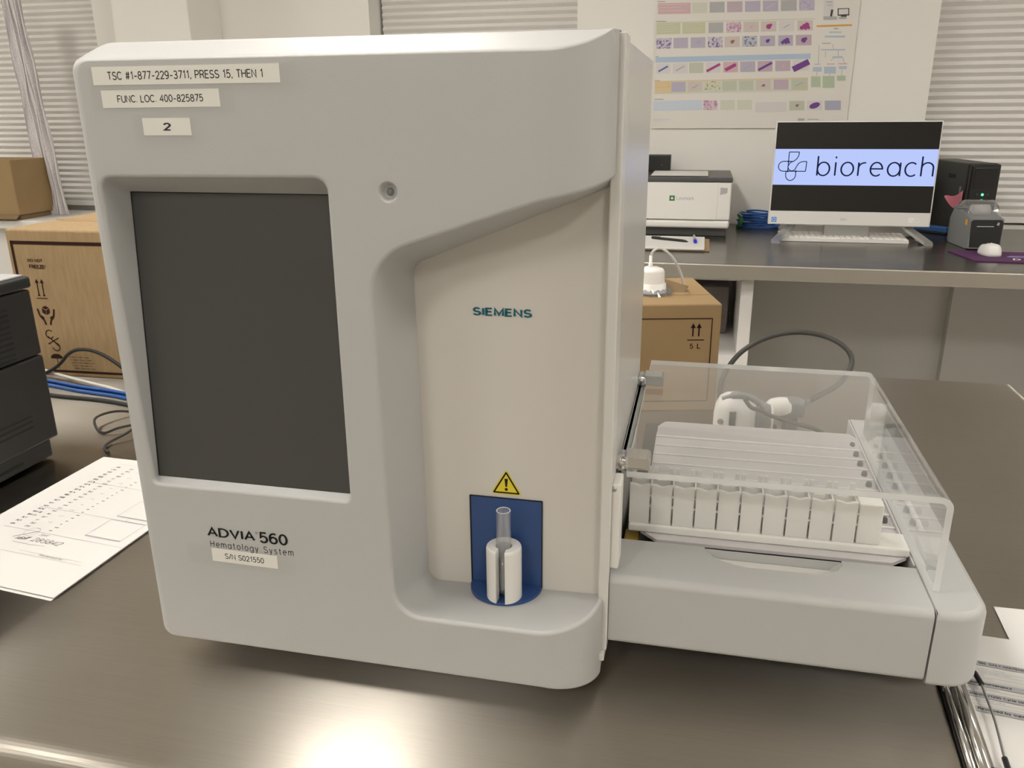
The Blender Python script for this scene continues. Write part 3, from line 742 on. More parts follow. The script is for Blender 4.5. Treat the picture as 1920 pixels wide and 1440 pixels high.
# ------------------------------------------------------------------ tube adapter and sample tube in the niche
AX, AY, AZ = 0.2968, 0.0415, 0.0778
t = thing('tube_adapter', 'white cylindrical tube adapter with a front slot, on the blue niche floor', 'holder', (AX, AY, AZ))
R, r0, gap = 0.0142, 0.0064, math.radians(15)
am = MB(); a0, a1 = -PI/2+gap, 1.5*PI-gap
g2 = math.asin(min(1, R*math.sin(gap)/r0*0.82))
o_prof = [(R, AZ+0.0002), (R, AZ+0.0435), (R-0.0004, AZ+0.0450), (R-0.0015, AZ+0.0458)]
loops = []
for k in range(49):
    a = a0+(a1-a0)*k/48; ai = (-PI/2+g2)+(2*PI-2*g2)*k/48
    L = [Vector((AX+rr*math.cos(a), AY+rr*math.sin(a), z)) for rr, z in o_prof]
    L += [Vector((AX+(r0+0.0006)*math.cos(ai), AY+(r0+0.0006)*math.sin(ai), AZ+0.0455)), Vector((AX+r0*math.cos(ai), AY+r0*math.sin(ai), AZ+0.0450)), Vector((AX+r0*math.cos(ai), AY+r0*math.sin(ai), AZ+0.0002))]
    loops.append(L)
am.loft(loops, True, (True, True), 0, False)
am.build('adapter_body', 'white', t)
# chipped notch at the front lip, as a small darker rim insert
MB().lathe([(r0-0.0001, AZ+0.0352), (r0-0.0001, AZ+0.0449)], (AX, AY, 0), 24, a0=-PI/2+g2, a1=1.5*PI-g2).build('bore_lining', 'milky', t)
t = thing('sample_tube', 'clear empty sample tube standing in the white slotted adapter', 'tube', (AX, AY, AZ+0.0005))
TR = 0.0058; ZT = AZ+0.0765
tb = MB().lathe([(0.0001, AZ+0.0008), (0.003, AZ+0.0014), (0.0051, AZ+0.004), (TR, AZ+0.0085), (TR, ZT-0.0004), (TR-0.0004, ZT), (TR-0.0009, ZT-0.0004), (TR-0.0010, AZ+0.009), (0.004, AZ+0.004), (0.0001, AZ+0.002)], (AX, AY, 0), 32)
tb.build('tube_wall', 'glass', t)
MB().lathe([(TR-0.0009, ZT-0.0003), (TR-0.00045, ZT+0.0001), (TR-0.0001, ZT-0.0003)], (AX, AY, 0), 32).build('rim', 'milky', t)
MB().lathe([(0.0001, AZ+0.0022), (0.0038, AZ+0.0042), (TR-0.0012, AZ+0.009), (TR-0.0012, AZ+0.033), (0.0001, AZ+0.034)], (AX, AY, 0), 24).build('tube_bottom', 'liquid', t)

# ------------------------------------------------------------------ autosampler docked at the right
AS = thing('autosampler', 'low grey autosampler tray unit with a clear acrylic cover, right of the analyzer', 'sampler', (0.52, 0.25, 0.0))
hx0, hx1 = 0.3806, 0.6190
prof = [(0.114, 0.037), (0.060, 0.037), (0.0565, 0.0375), (0.0530, 0.0395), (0.0512, 0.043)]
prof += [(0.0500+0.0065*(1-math.cos(a)), 0.0938+0.0065*math.sin(a)) for a in [k/8*PI/2 for k in range(9)]]
prof += [(0.0840, 0.1003)]
hm = MB(); loops = [[Vector((x, y, z)) for y, z in prof] for x in (hx0, hx1)]
hm.loft(loops, False, (False, False), 0, True)
# bring in a smooth top plate with the grip notch
notch = [(0.4535, 0.1130), (0.4548, 0.1075), (0.4590, 0.1000), (0.4665, 0.0935), (0.4770, 0.0885), (0.4880, 0.0863), (0.5400, 0.0872), (0.5500, 0.0905), (0.5580, 0.0965), (0.5618, 0.1040), (0.5628, 0.1130)]
plate = [(hx0, 0.0840), (hx1, 0.0840), (hx1, 0.1130)]+list(reversed(notch))+[(hx0, 0.1130)]
hm.prism(plate, 'z', 0.0983, 0.1003)
hm.add([(hx0, y, z) for y, z in prof]+[(hx0, 0.114, 0.0983)], [list(range(len(prof)+1))])
hm.add([(hx1, y, z) for y, z in prof]+[(hx1, 0.114, 0.0983)], [list(range(len(prof)+1))])
hm.box(hx0, hx1, 0.113, 0.1136, 0.037, 0.0985)
weighted(hm.build('front_housing', 'cover', AS, label='matte grey front housing with a scooped grip'))
gr = MB(); gl = []
for x, y in notch: gl.append([Vector((x, y, 0.0983)), Vector((x*0.9+0.508*0.1, y+0.004, 0.0935)), Vector((x*0.85+0.508*0.15, min(0.1125, y+0.018), 0.0905))])
gr.loft(gl, False, (False, False), 0, True); gr.add([L[2] for L in gl], [list(range(len(gl)))])
gr.build('grip_scoop', 'white', AS)
MB().box(hx0+0.002, 0.65, 0.1145, 0.455, 0.038, 0.0775, 0.002).build('base_box', 'black', AS, label='black inner base')
MB().box(0.6187, 0.6202, 0.119, 0.455, 0.060, 0.0994).build('tray_wall', 'tray', AS)
# right end module with rounded corners
ex0, ex1, ey0, ey1 = 0.6205, 0.6605, 0.0500, 0.4600
pl = closed_path([(ex0, ey0), (ex1, ey0), (ex1, ey1), (ex0, ey1)], [0.0005, 0.027, 0.012, 0.0005], 4, 12)
em = MB(); lo = []
pnn = out_norm(pl, True, ((ex0+ex1)/2, 0.25))
for off, z in ((-0.004, 0.0365), (-0.0012, 0.0375), (0, 0.0405), (0, 0.0935), (-0.0009, 0.0965), (-0.0026, 0.0990), (-0.0055, 0.1002)):
    lo.append([Vector((ex0 if p.x < ex0+0.004 else max(ex0, p.x+n.x*off), p.y+n.y*off, z)) for p, n in zip(pl, pnn)])
em.loft(lo, True, (True, True), 0, True)
weighted(em.build('end_module', 'cover', AS, label='grey rounded right end of the sampler'))
# tray
tr = MB()
fl = [(0.3985, 0.136), (0.4130, 0.121), (0.6030, 0.121), (0.6165, 0.133), (0.6165, 0.145), (0.3985, 0.145)]
tr.prism(fl, 'z', 0.0955, 0.0985)
tr.prism([(0.4000, 0.145), (0.6185, 0.145), (0.6185, 0.374), (0.4000, 0.374)], 'z', 0.0900, 0.0960)
tr.add([(0.4000, 0.372, 0.0960), (0.6185, 0.372, 0.0960), (0.6185, 0.380, 0.1030), (0.609, 0.3885, 0.1065), (0.4085, 0.3885, 0.1065), (0.4000, 0.380, 0.1030)], [(0, 1, 2, 3, 4, 5)])
tr.add([(0.4000, 0.3735, 0.0950), (0.6185, 0.3735, 0.0950), (0.6185, 0.3815, 0.1020), (0.609, 0.3900, 0.1055), (0.4085, 0.3900, 0.1055), (0.4000, 0.3815, 0.1020)], [(5, 4, 3, 2, 1, 0)])
tr.box(0.41, 0.60, 0.376, 0.382, 0.0775, 0.0965)
tr.build('sample_tray', 'tray', AS, label='white ridged sample tray')
ridge0 = peg0 = None
for k in range(8):
    if k == 0:
        y = 0.3652; ridge0 = MB().box(0.4003, 0.6183, y-0.0012, y+0.0012, 0.0960, 0.0974).build('ridge', 'white_bright', AS)
        y = 0.3770; peg0 = MB().lathe([(0.0030, 0.0960), (0.0029, 0.0990), (0.0020, 0.1010), (0.0001, 0.1015)], (0.6115, y, 0), 14).build('stop_peg', 'ink_soft', AS)
    else:
        for q in (ridge0, peg0): c = q.copy(); COL.objects.link(c); c.parent = AS; c.location = (0, -0.0254*k, 0)
MB().box(0.3992, 0.4002, 0.150, 0.376, 0.0900, 0.0975).build('tray_edge', 'tray', AS)
MB().tube([(0.6385, 0.405, 0.1014), (0.6385, 0.30, 0.1014), (0.6375, 0.178, 0.1014)], 0.0026, 12).build('white_rod', 'white_bright', AS, label='white rod on the end module')  # plain white rod along the top of the end module
MB().box(0.3845, 0.3975, 0.124, 0.150, 0.0775, 0.0915, 0.002).build('latch', 'brass', AS, label='amber plastic latch')
# guard strip, screw and hinge rail on the right-hand side (where the sampler docks)
g = MB().box(0.3798, 0.3868, 0.052, 0.075, 0.1065, 0.1795, 0.0015, seg=3).build('guard_strip', 'white', AS, label='narrow white guard strip with a screw')
MB().lathe([(0, -0.001), (0.0016, -0.0006), (0.0022, 0.0), (0.0022, 0.002)], (0.3815, 0.0520, 0.1755), 12, axis='y').build('screw', 'leg', g)
# hinge rail, hinges and the bent acrylic cover
rl = MB(); rl.prism([(0.0865, 0.160), (0.325, 0.160), (0.312, 0.1765), (0.0865, 0.1765)], 'x', 0.3806, 0.3838)
rl.box(0.3806, 0.3876, 0.0865, 0.316, 0.1735, 0.1765, 0.0008)
rl.build('hinge_rail', 'galv', AS, label='galvanised steel hinge rail')
gy0, gy1 = 0.0800, 0.3900
gx0, gx1, gz, gth, gr_ = 0.3885, 0.6285, 0.1790, 0.0050, 0.0095
po = [(gx0, gz)]+[(gx1-gr_+gr_*math.sin(a), gz-gr_+gr_*math.cos(a)) for a in [k/10*PI/2 for k in range(11)]]+[(gx1, 0.1003)]
pi_ = [(gx0, gz-gth)]+[(gx1-gr_+(gr_-gth)*math.sin(a), gz-gr_+(gr_-gth)*math.cos(a)) for a in [k/10*PI/2 for k in range(11)]]+[(gx1-gth, 0.1003)]
ac = MB()
for P2, flip in ((po, 0), (pi_, 1)):
    ac.loft([[Vector((x, y, z)) for x, z in P2] for y in (gy0, gy1)], False, (False, False), 0, False)
acr = ac.build('acrylic_cover', 'acrylic', AS, label='bent clear acrylic cover')
ed = MB(); n = len(po)
for y in (gy0, gy1):
    for i in range(n-1): ed.add([(po[i][0], y, po[i][1]), (po[i+1][0], y, po[i+1][1]), (pi_[i+1][0], y, pi_[i+1][1]), (pi_[i][0], y, pi_[i][1])], [(0, 1, 2, 3)])
ed.add([(po[0][0], gy0, po[0][1]), (po[0][0], gy1, po[0][1]), (pi_[0][0], gy1, pi_[0][1]), (pi_[0][0], gy0, pi_[0][1])], [(0, 1, 2, 3)])
ed.add([(po[-1][0], gy0, po[-1][1]), (po[-1][0], gy1, po[-1][1]), (pi_[-1][0], gy1, pi_[-1][1]), (pi_[-1][0], gy0, pi_[-1][1])], [(0, 1, 2, 3)])
ed.build('polished_edge', 'acrylic_edge', acr)
def hinge(y0, y1, ma, mb_):
    zc = 0.1815
    h = MB(); p = [(0.3870, zc-0.0035), (0.4060, zc-0.0035), (0.4060, zc+0.0015)]
    p += [(0.4025+0.0035*math.cos(a), zc+0.0025+0.0035*math.sin(a)) for a in [k/6*PI/2 for k in range(7)]]+[(0.3870, zc+0.006)]
    h.prism([(a, b+0.0013) for a, b in p], 'y', y0, y1, 0)
    b = h.build('hinge_block', ma, AS, label='metal cover hinge')
    MB().lathe([(0.0001, y0-0.0008), (0.0048, y0-0.0008), (0.0052, y0-0.0002), (0.0052, y1-0.002), (0.0001, y1-0.002)], (0.3833, 0, zc+0.0015), 20, axis='y').build('knuckle', mb_, b)
    MB().lathe([(0.0001, y0-0.0012), (0.0022, y0-0.0012), (0.0025, y0-0.0007)], (0.3833, 0, zc+0.0015), 16, axis='y').build('pin', 'leg', b)
hinge(0.0835, 0.1040, 'chrome', 'chrome'); hinge(0.2990, 0.3190, 'satin', 'satin')

# ------------------------------------------------------------------ tube rack in the tray
RK = thing('tube_rack', 'milky white ten-position tube rack on the front edge of the tray', 'rack', (0.50, 0.145, 0.0985))
x0, ry0, ry1 = 0.3880, 0.1335, 0.1585
MB().box(x0, 0.6180, ry0-0.0025, ry1+0.001, 0.0988, 0.1065, 0.0015).build('base_bar', 'milky', RK)
pw = 0.0188
f0 = b0 = None
for k in range(10):
    if k == 0:
        W = pw-0.0016
        top_ = [(W-W*j/12.0, 0.1435-0.0016*math.exp(-((j/12.0-0.5)/0.22)**2)) for j in range(13)]
        f = MB(); f.prism([(x0+a, b) for a, b in [(0, 0.1066), (W, 0.1066)]+top_], 'y', ry0, ry0+0.0035)
        f0 = f.build('front_panel', 'milky', RK)
        b = MB(); b.box(x0, x0+W, ry1-0.003, ry1, 0.1066, 0.1385); b.box(x0, x0+0.0036, ry1-0.003, ry1, 0.1385, 0.1505); b.box(x0+W-0.0036, x0+W, ry1-0.003, ry1, 0.1385, 0.1505)
        b0 = b.build('rear_panel', 'milky', RK)
        b = MB(); b.box(x0+W, x0+W+0.0015, ry0+0.006, ry1-0.0031, 0.1066, 0.140); d0 = b.build('divider', 'milky', RK)
        b = MB(); b.box(x0+W, x0+W+0.0016, ry0+0.0005, ry0+0.003, 0.1325, 0.1342); b.box(x0+W, x0+W+0.0016, ry0+0.0005, ry0+0.003, 0.1225, 0.1242); e0 = b.build('bridge', 'milky', RK)
    else:
        for q in (f0, b0, d0, e0):
            c = q.copy(); COL.objects.link(c); c.parent = RK; c.location = (pw*k, 0, 0)
MB().box(x0+pw*10, 0.5945, ry0, ry1, 0.1066, 0.1430, 0.001).build('end_block', 'milky', RK)

# ------------------------------------------------------------------ left side of the table: printer, box, cables, paper
PT = thing('office_printer', 'charcoal office printer at the left edge of the table, vented side showing', 'printer', (-0.61, 0.16, 0))
px0, px1, py0, py1 = -0.82, -0.412, -0.06, 0.370
MB().box(px0, px1+0.001, py0, py1, 0.030, 0.1465, 0.003).build('lower_body', 'charcoal', PT)
MB().box(px0, px1, py0, py1, 0.1475, 0.2345, 0.003).build('upper_body', 'charcoal', PT)
MB().box(px0-0.002, px1+0.003, py0, py1+0.002, 0.2365, 0.252, 0.004, seg=3).build('top_cap', 'charcoal', PT)
MB().box(px0+0.01, px1-0.003, py0+0.01, py1-0.004, 0.2515, 0.2545, 0.0015).build('top_lid', 'greytop', PT, label='light grey top lid')
MB().box(px0+0.01, px1-0.004, py0+0.01, py1-0.010, 0.004, 0.0295, 0.003).build('base_drawer', 'charcoal', PT)
for x in (px0+0.05, px1-0.03):
    for y in (py0+0.05, py1-0.05): MB().lathe([(0, 0), (0.012, 0), (0.012, 0.005), (0, 0.005)], (x, y, 0), 12).build('foot', 'black_soft', PT)
v0 = None
for k in range(11):
    z = 0.2165-0.0072*k
    if k == 0: v0 = MB().box(px1-0.003, px1+0.0006, 0.17, 0.3275, z-0.0017, z+0.0017, 0.0008).build('vent_slot', 'charcoal_dark', PT)
    else: c = v0.copy(); COL.objects.link(c); c.parent = PT; c.location = (0, 0, -0.0072*k)
for k in range(3): MB().box(px1-0.003, px1+0.0016, 0.20, 0.331, 0.0725-0.0075*k-0.0016, 0.0725-0.0075*k+0.0016, 0.0006).build('vent_slot', 'charcoal_dark', PT)
MB().box(px1-0.006, px1-0.0034, 0.24, 0.307, 0.0125, 0.0165).build('drawer_grip', 'charcoal_dark', PT)

LB = thing('cardboard_carton', 'large cardboard carton with shipping symbols behind the charcoal printer', 'box', (-0.735, 0.68, 0), math.radians(2.0))
def put(mb, x0, y0, rot):
    mt = Matrix.Translation(Vector((x0, y0, 0))) @ Matrix.Rotation(rot, 4, 'Z'); mb.v = [mt @ p for p in mb.v]; return mb
lbp = lambda mb: put(mb, -0.735, 0.68, math.radians(2.0))
lbp(MB().box(0, 0.37, 0, 0.26, 0.0, 0.2625, 0.004, seg=3)).build('carton', 'box', LB)
lbp(MB().box(0.002, 0.368, 0.128, 0.132, 0.2622, 0.2632).box(0.02, 0.35, 0.112, 0.148, 0.2626, 0.2630)).build('top_seam', 'box_right', LB)
Q = Plane((0, 0, 0), (1, 0, 0), (0, 0, 1)); m = MB()
m_h = 0.0005
for a0, a1, b0, b1 in ((0.008, 0.013, 0.008, 0.243), (0.008, 0.362, 0.237, 0.243), (0.357, 0.362, 0.008, 0.243), (0.008, 0.362, 0.008, 0.012)): Q.rect(m, a0, a1, b0, b1, 0, m_h)
Q.text(m, 'DO NOT', 0.036, 0.2065, m_h, width=0.029, height=0.0062, bold=0.22); Q.text(m, 'FREEZE!', 0.037, 0.1955, m_h, width=0.032, height=0.0066, bold=0.22)
for a in (0.046, 0.056):       # this way up
    Q.line(m, (a, 0.150), (a, 0.172), 0.0022, 0, m_h); Q.poly(m, [(a-0.004, 0.170), (a+0.004, 0.170), (a, 0.1775)], 0, m_h); Q.poly(m, [(a-0.003, 0.147), (a+0.003, 0.147), (a, 0.152)], 0, m_h)
Q.line(m, (0.040, 0.143), (0.062, 0.143), 0.0012, 0, m_h)
Q.poly(m, [(0.046, 0.125), (0.053, 0.1215), (0.053, 0.1135), (0.046, 0.117)], 0, m_h); Q.poly(m, [(0.054, 0.1215), (0.061, 0.125), (0.061, 0.117), (0.054, 0.1135)], 0, m_h); Q.poly(m, [(0.0465, 0.1262), (0.0535, 0.1228), (0.0605, 0.1262), (0.0535, 0.1297)], 0, m_h)
Q.path(m, [(0.037, 0.124), (0.040, 0.111), (0.047, 0.103), (0.049, 0.095)], 0.0034, 0, m_h); Q.path(m, [(0.070, 0.124), (0.067, 0.111), (0.060, 0.103), (0.058, 0.095)], 0.0034, 0, m_h)
Q.path(m, [(0.042, 0.111), (0.0475, 0.107)], 0.003, 0, m_h); Q.path(m, [(0.065, 0.111), (0.0595, 0.107)], 0.003, 0, m_h)
Q.ring(m, (0.052, 0.078), 0.0075, 0.0018, 0, m_h, math.radians(40), math.radians(330)); Q.path(m, [(0.052, 0.071), (0.062, 0.062)], 0.0018, 0, m_h)
Q.ring(m, (0.061, 0.055), 0.007, 0.0018, 0, m_h, math.radians(-170), math.radians(80)); Q.path(m, [(0.046, 0.060), (0.069, 0.072)], 0.0016, 0, m_h); Q.path(m, [(0.048, 0.074), (0.067, 0.056)], 0.0016, 0, m_h)
Q.poly(m, [(0.058+0.0125*math.cos(PI*k/12), 0.0335+0.0085*math.sin(PI*k/12)) for k in range(13)], 0, m_h); Q.path(m, [(0.058, 0.034), (0.058, 0.017), (0.061, 0.015)], 0.0013, 0, m_h)
for k, b in enumerate(('STORE IN A DRY PLACE', 'HANDLE WITH CARE', 'KEEP AWAY FROM HEAT', 'DO NOT STACK MORE THAN', 'THREE CARTONS HIGH')):
    Q.text(m, b, 0.083+0.0015*k, 0.036-0.0052*k, m_h, width=0.040+0.003*(k % 3), height=0.0026, bold=0.15)
lbp(m).build('box_print', 'box_ink', LB, label='dark printed border, symbols and wording')

def cable(name, label, pts, r, m, n=8, sub=8):
    o = MB().tube(cr(pts, sub), r, n).build(name, m); tag(o, label, 'cable'); return o
cable('power_cable', 'black cable arching across the front of the large carton', [(-0.80, 0.60, 0.004), (-0.72, 0.64, 0.006), (-0.6893, 0.650, 0.0115), (-0.6648, 0.653, 0.0223), (-0.6457, 0.654, 0.0352), (-0.6281, 0.655, 0.0518), (-0.6081, 0.655, 0.0607), (-0.5813, 0.655, 0.0612), (-0.5534, 0.655, 0.0522), (-0.5193, 0.650, 0.0346), (-0.47, 0.63, 0.012), (-0.42, 0.60, 0.004)], 0.0031, 'black_soft')
cable('network_cable', 'thin white cable lying in front of the large carton', [(-0.78, 0.668, 0.004), (-0.70, 0.662, 0.016), (-0.66, 0.655, 0.013), (-0.60, 0.640, 0.010), (-0.51, 0.612, 0.009), (-0.44, 0.58, 0.006)], 0.0030, 'white_cable')
for k in range(3):
    dy, dz = (0.0, 0.006, 0.001)[k], (0.0035, 0.009, 0.0035)[k]
    cable('network_cable', ('blue cable on the table, nearest the viewer of the blue bundle', 'blue cable riding on top of the blue bundle', 'blue cable at the back of the blue bundle')[k], [(-0.76, 0.640+dy+0.006*(k == 2), dz), (-0.66, 0.626+dy+0.006*(k == 2), dz), (-0.58, 0.608+dy+0.006*(k == 2), dz), (-0.50, 0.596+dy+0.006*(k == 2), dz), (-0.42, 0.575+dy+0.006*(k == 2), dz)], 0.0030, 'blue_cable')
cable('power_cable', 'black cable lying on the table in front of the blue cables', [(-0.72, 0.598, 0.0035), (-0.60, 0.578, 0.0035), (-0.50, 0.572, 0.0035), (-0.40, 0.55, 0.0035)], 0.0034, 'black_soft')
cable('thin_cable', 'thin black looped cord on the table behind the printed sheet', [(-0.40, 0.535, 0.003), (-0.432, 0.512, 0.012), (-0.443, 0.480, 0.012), (-0.425, 0.458, 0.004), (-0.405, 0.449, 0.003), (-0.385, 0.455, 0.010), (-0.360, 0.463, 0.014), (-0.36, 0.440, 0.010), (-0.372, 0.416, 0.004), (-0.366, 0.398, 0.003), (-0.350, 0.386, 0.003)], 0.0019, 'black_soft')

# printed result sheets
def sheet_mesh(corners, z, curl=0.0, n=10):
    A, B, Cc, D = [Vector(c) for c in corners]; m = MB(); vs = []
    for i in range(n+1):
        for j in range(n+1):
            u, v = i/n, j/n; p = A.lerp(B, u).lerp(D.lerp(Cc, u), v); vs.append(Vector((p.x, p.y, z+curl*(abs(u-0.5)*2)**3*(1-v))))
    top = [[i*(n+1)+j, (i+1)*(n+1)+j, (i+1)*(n+1)+j+1, i*(n+1)+j+1] for i in range(n) for j in range(n)]
    m.add(vs, top, 0, True); m.add([p-Vector((0, 0, 0.00025)) for p in vs], [f[::-1] for f in top], 0, True); return m
A, B, Cc, D = (-0.3475, 0.3720), (-0.1500, 0.3640), (-0.1605, 0.0590), (-0.3560, 0.0790)
u = sheet_mesh([(A[0]+0.001, A[1]-0.002), B, (Cc[0]-0.0005, Cc[1]-0.0035), (D[0], D[1]-0.003)], 0.0010).build('printed_sheet', 'paper'); tag(u, 'lower printed result sheet, only its front edge shows under the top sheet', 'paper')
RS = sheet_mesh([A, B, Cc, D], 0.0024).build('printed_sheet', 'paper'); tag(RS, 'upper printed result sheet with rows of values and a handwritten number, left of the analyzer', 'paper')
Q = Plane((-0.3560, 0.0790, 0.0024), (0.1955, -0.0200, 0), (0.0200, 0.1955, 0)); m = MB()
hh = 0.0003
rows = ['WBC', 'LYM', 'MON', 'NEU', 'EOS', 'BAS', 'LY %', 'MO %', 'NE %', 'EO %', 'BA %', 'RBC', 'HGB', 'HCT', 'MCV', 'MCH', 'MCHC', 'RDW-SD', 'RDW-CV', 'PLT', 'PCT', 'MPV']
def sx(u): return u
for k, rname in enumerate(rows):
    b = 0.268-0.0078*k; a = 0.022-0.0009*k*0+0.0
    Q.text(m, rname, a, b, hh, height=0.0036, bold=0.22)
    Q.text(m, '%d.%d' % (random.randint(1, 60), random.randint(0, 9)), a+0.022, b, hh, height=0.0031, bold=0.2, mi=0)
    if k % 2: Q.text(m, '%d-%d' % (random.randint(1, 9), random.randint(10, 99)), a+0.040, b, hh, height=0.0024, bold=0.13, mi=1)
    if k > 3: Q.rect(m, a+0.058, a+0.060+0.004*random.random(), b, b+0.0022, 1, hh)
Q.text(m, 'PATIENT RESULT', 0.045, 0.284, hh, width=0.045, height=0.0032, bold=0.12, mi=1); Q.rect(m, 0.018, 0.185, 0.2790, 0.2793, 1, hh)
for b in (0.2215, 0.1490, 0.0985): Q.rect(m, 0.020, 0.188, b, b+0.0005, 1, hh)
Q.rect(m, 0.020, 0.175, 0.0555, 0.0559, 1, hh); Q.rect(m, 0.085, 0.170, 0.0610, 0.0613, 1, hh)
for a0, b0 in ((0.128, 0.1080), (0.128, 0.1560), (0.140, 0.2300)):
    w_, h_ = 0.048, 0.040
    for s_ in ([(a0, b0), (a0+w_, b0)], [(a0+w_, b0), (a0+w_, b0+h_)], [(a0+w_, b0+h_), (a0, b0+h_)], [(a0, b0+h_), (a0, b0)]): Q.line(m, *s_, 0.0005, 1, hh)
    Q.rect(m, a0, a0+w_, b0+0.001, b0+0.0022, 1, hh); Q.text(m, 'PLT', a0+0.018, b0+h_+0.0015, hh, height=0.0022, mi=1)
Q.text(m, 'Reviewed by', 0.1150, 0.0570, hh, width=0.032, height=0.0040, bold=0.10, mi=0)
Q.text(m, '# 285842', 0.068, 0.0800, hh, width=0.052, height=0.0085, bold=0.09, shear=0.25, mi=0); Q.path(m, [(0.060, 0.074), (0.085, 0.0735), (0.105, 0.0755)], 0.0006, 1, hh)
Q.text(m, 'MR', 0.058, 0.0790, hh, height=0.0065, bold=0.12, shear=0.2); Q.ring(m, (0.064, 0.097), 0.0085, 0.0004, 1, hh); Q.path(m, [(0.052, 0.082), (0.071, 0.100)], 0.0008, 0, hh); Q.text(m, 'Sent', 0.078, 0.0925, hh, height=0.0050, bold=0.10, shear=0.3, mi=1)
m.build('sheet_print', ['ink_soft', 'ink_faint'], RS)

# ------------------------------------------------------------------ right side: clipboard, loose sheet
LS = sheet_mesh([(0.7270, 0.2340), (0.955, 0.2375), (0.955, 0.0), (0.7150, -0.01)], 0.0012).build('loose_sheet', 'paper'); tag(LS, 'blank white sheet lying partly under the clipboard at the right edge', 'paper')
ca = math.radians(-7)
CB = thing('clipboard', 'dark clipboard with chrome clip and maintenance form, bottom right on the table', 'clipboard', (0.645, 0.10, 0.0), 0)
cbm = Matrix.Translation(Vector((0.6466, 0.095, 0.0))) @ Matrix.Rotation(math.radians(-3.4), 4, 'Z')
def cb(mb): mb.v = [cbm @ p for p in mb.v]; return mb
cb(MB().box(0.0, 0.31, -0.150, 0.082, 0.0015, 0.0045, 0.0012)).build('board', 'black', CB)
cl = MB(); cl.tube([(0.0112, -0.120, 0.0098), (0.0112, 0.062, 0.0098)], 0.0043, 24); cl.box(0.0060, 0.0190, -0.120, 0.062, 0.0062, 0.0072, 0.0003); cl.box(0.0058, 0.0068, -0.120, 0.062, 0.0046, 0.0068)
cb(cl).build('clip_plate', 'chrome', CB, label='polished chrome clip plate with a rounded bar')
cb(MB().tube([(0.0036, -0.118, 0.0074), (0.0036, 0.060, 0.0074)], 0.0028, 12)).build('clip_rod', 'chrome', CB)
cb(MB().box(0.0005, 0.0060, -0.006, 0.012, 0.0046, 0.0100, 0.001)).build('clip_spring', 'leg', CB)
MB().tube(cr([(0.6766, 0.0985, 0.0112), (0.6757, 0.0830, 0.0110), (0.6748, 0.0664, 0.0108), (0.6738, 0.0531, 0.0106), (0.6709, 0.0309, 0.0104), (0.6683, 0.0117, 0.0104), (0.667, -0.0037, 0.0104), (0.6655, -0.020, 0.0104)], 5), 0.0010, 8).build('wire_bail', 'leg', CB, label='steel wire bail')
MB().tube(cr([(0.6600, 0.1165, 0.0112), (0.6671, 0.1151, 0.0112), (0.6745, 0.1115, 0.0114), (0.6757, 0.1045, 0.0114), (0.6766, 0.0965, 0.0112)], 5), 0.0021, 10).build('bail_sleeve', 'black', CB, label='black rubber sleeve on the wire')
MB().tube(cr([(0.6686, 0.0140, 0.0104), (0.6675, 0.0020, 0.0104), (0.6655, -0.012, 0.0104)], 5), 0.0021, 10).box(0.6565, 0.6650, 0.0005, 0.0040, 0.0068, 0.0100, 0.0006).build('bail_sleeve', 'black', CB)
cb(MB().box(0.0150, 0.30, -0.146, 0.0835, 0.0046, 0.0056)).build('form_sheet', 'paper', CB, label='printed maintenance form')
fr = MB(); Q = Plane(Vector((0.6700, 0.1335, 0.0057)), (math.cos(ca), math.sin(ca), 0), (-math.sin(ca), math.cos(ca), 0)); h2 = 0.0003
def bar(b, body, a, w_, wd, hgt=0.0038):
    Q.rect(fr, a, 0.16, b-0.0016, b+hgt+0.0014, 2, 0.0002); Q.rect(fr, a, 0.16, b-0.0018, b-0.0016, 0, 0.00025); Q.text(fr, body, a+0.0015, b, h2, width=wd, height=hgt, bold=0.18, spacing=0.24)
M['form_shade'] = mat('form_shade', (0.42, 0.42, 0.43), 0.8)
bar(0.0, 'ADVIA 560  DAILY MAINTENANCE', 0.0030, 0, 0.0500)
bar(-0.0290, 'Daily Maintenance', 0.0025, 0, 0.0310); bar(-0.0445, 'Monthly/1200 Cycle Maintenance', 0.0010, 0, 0.0550); bar(-0.0625, 'Reviewed by supervisor', 0.0040, 0, 0.0430)
for k, body in enumerate(('Daily Shutdown | Cleaning'.replace('|', '/'), 'Empty Waste, Reagent Check', 'Controls', 'Daily Comments')): Q.text(fr, body, 0.006, -0.0075-0.0045*k, h2, height=0.0024, bold=0.10, mi=1); Q.rect(fr, 0.0, 0.16, -0.0088-0.0045*k, -0.0085-0.0045*k, 1, h2)
for k, body in enumerate(('Weekly Hard Cleaning', 'Air Filter')): Q.text(fr, body, 0.004, -0.0345-0.0040*k, h2, height=0.0022, bold=0.10, mi=1); Q.rect(fr, 0.0, 0.16, -0.0355-0.0040*k, -0.0352-0.0040*k, 1, h2)
for k, body in enumerate(('Clean Sheath Valve', '')):
    if body: Q.text(fr, body, 0.004, -0.0500, h2, height=0.0022, bold=0.10, mi=1)
    Q.rect(fr, 0.0, 0.16, -0.0515-0.0040*k, -0.0512-0.0040*k, 1, h2)
Q.rect(fr, 0.0500, 0.0503, -0.0255, -0.002, 1, h2); Q.path(fr, [(0.054, -0.006), (0.056, -0.010), (0.060, -0.004)], 0.0006, 0, h2); Q.path(fr, [(0.053, -0.014), (0.057, -0.017), (0.061, -0.012)], 0.0006, 0, h2)
fr.build('form_print', ['ink', 'ink_faint', 'form_shade'], CB)

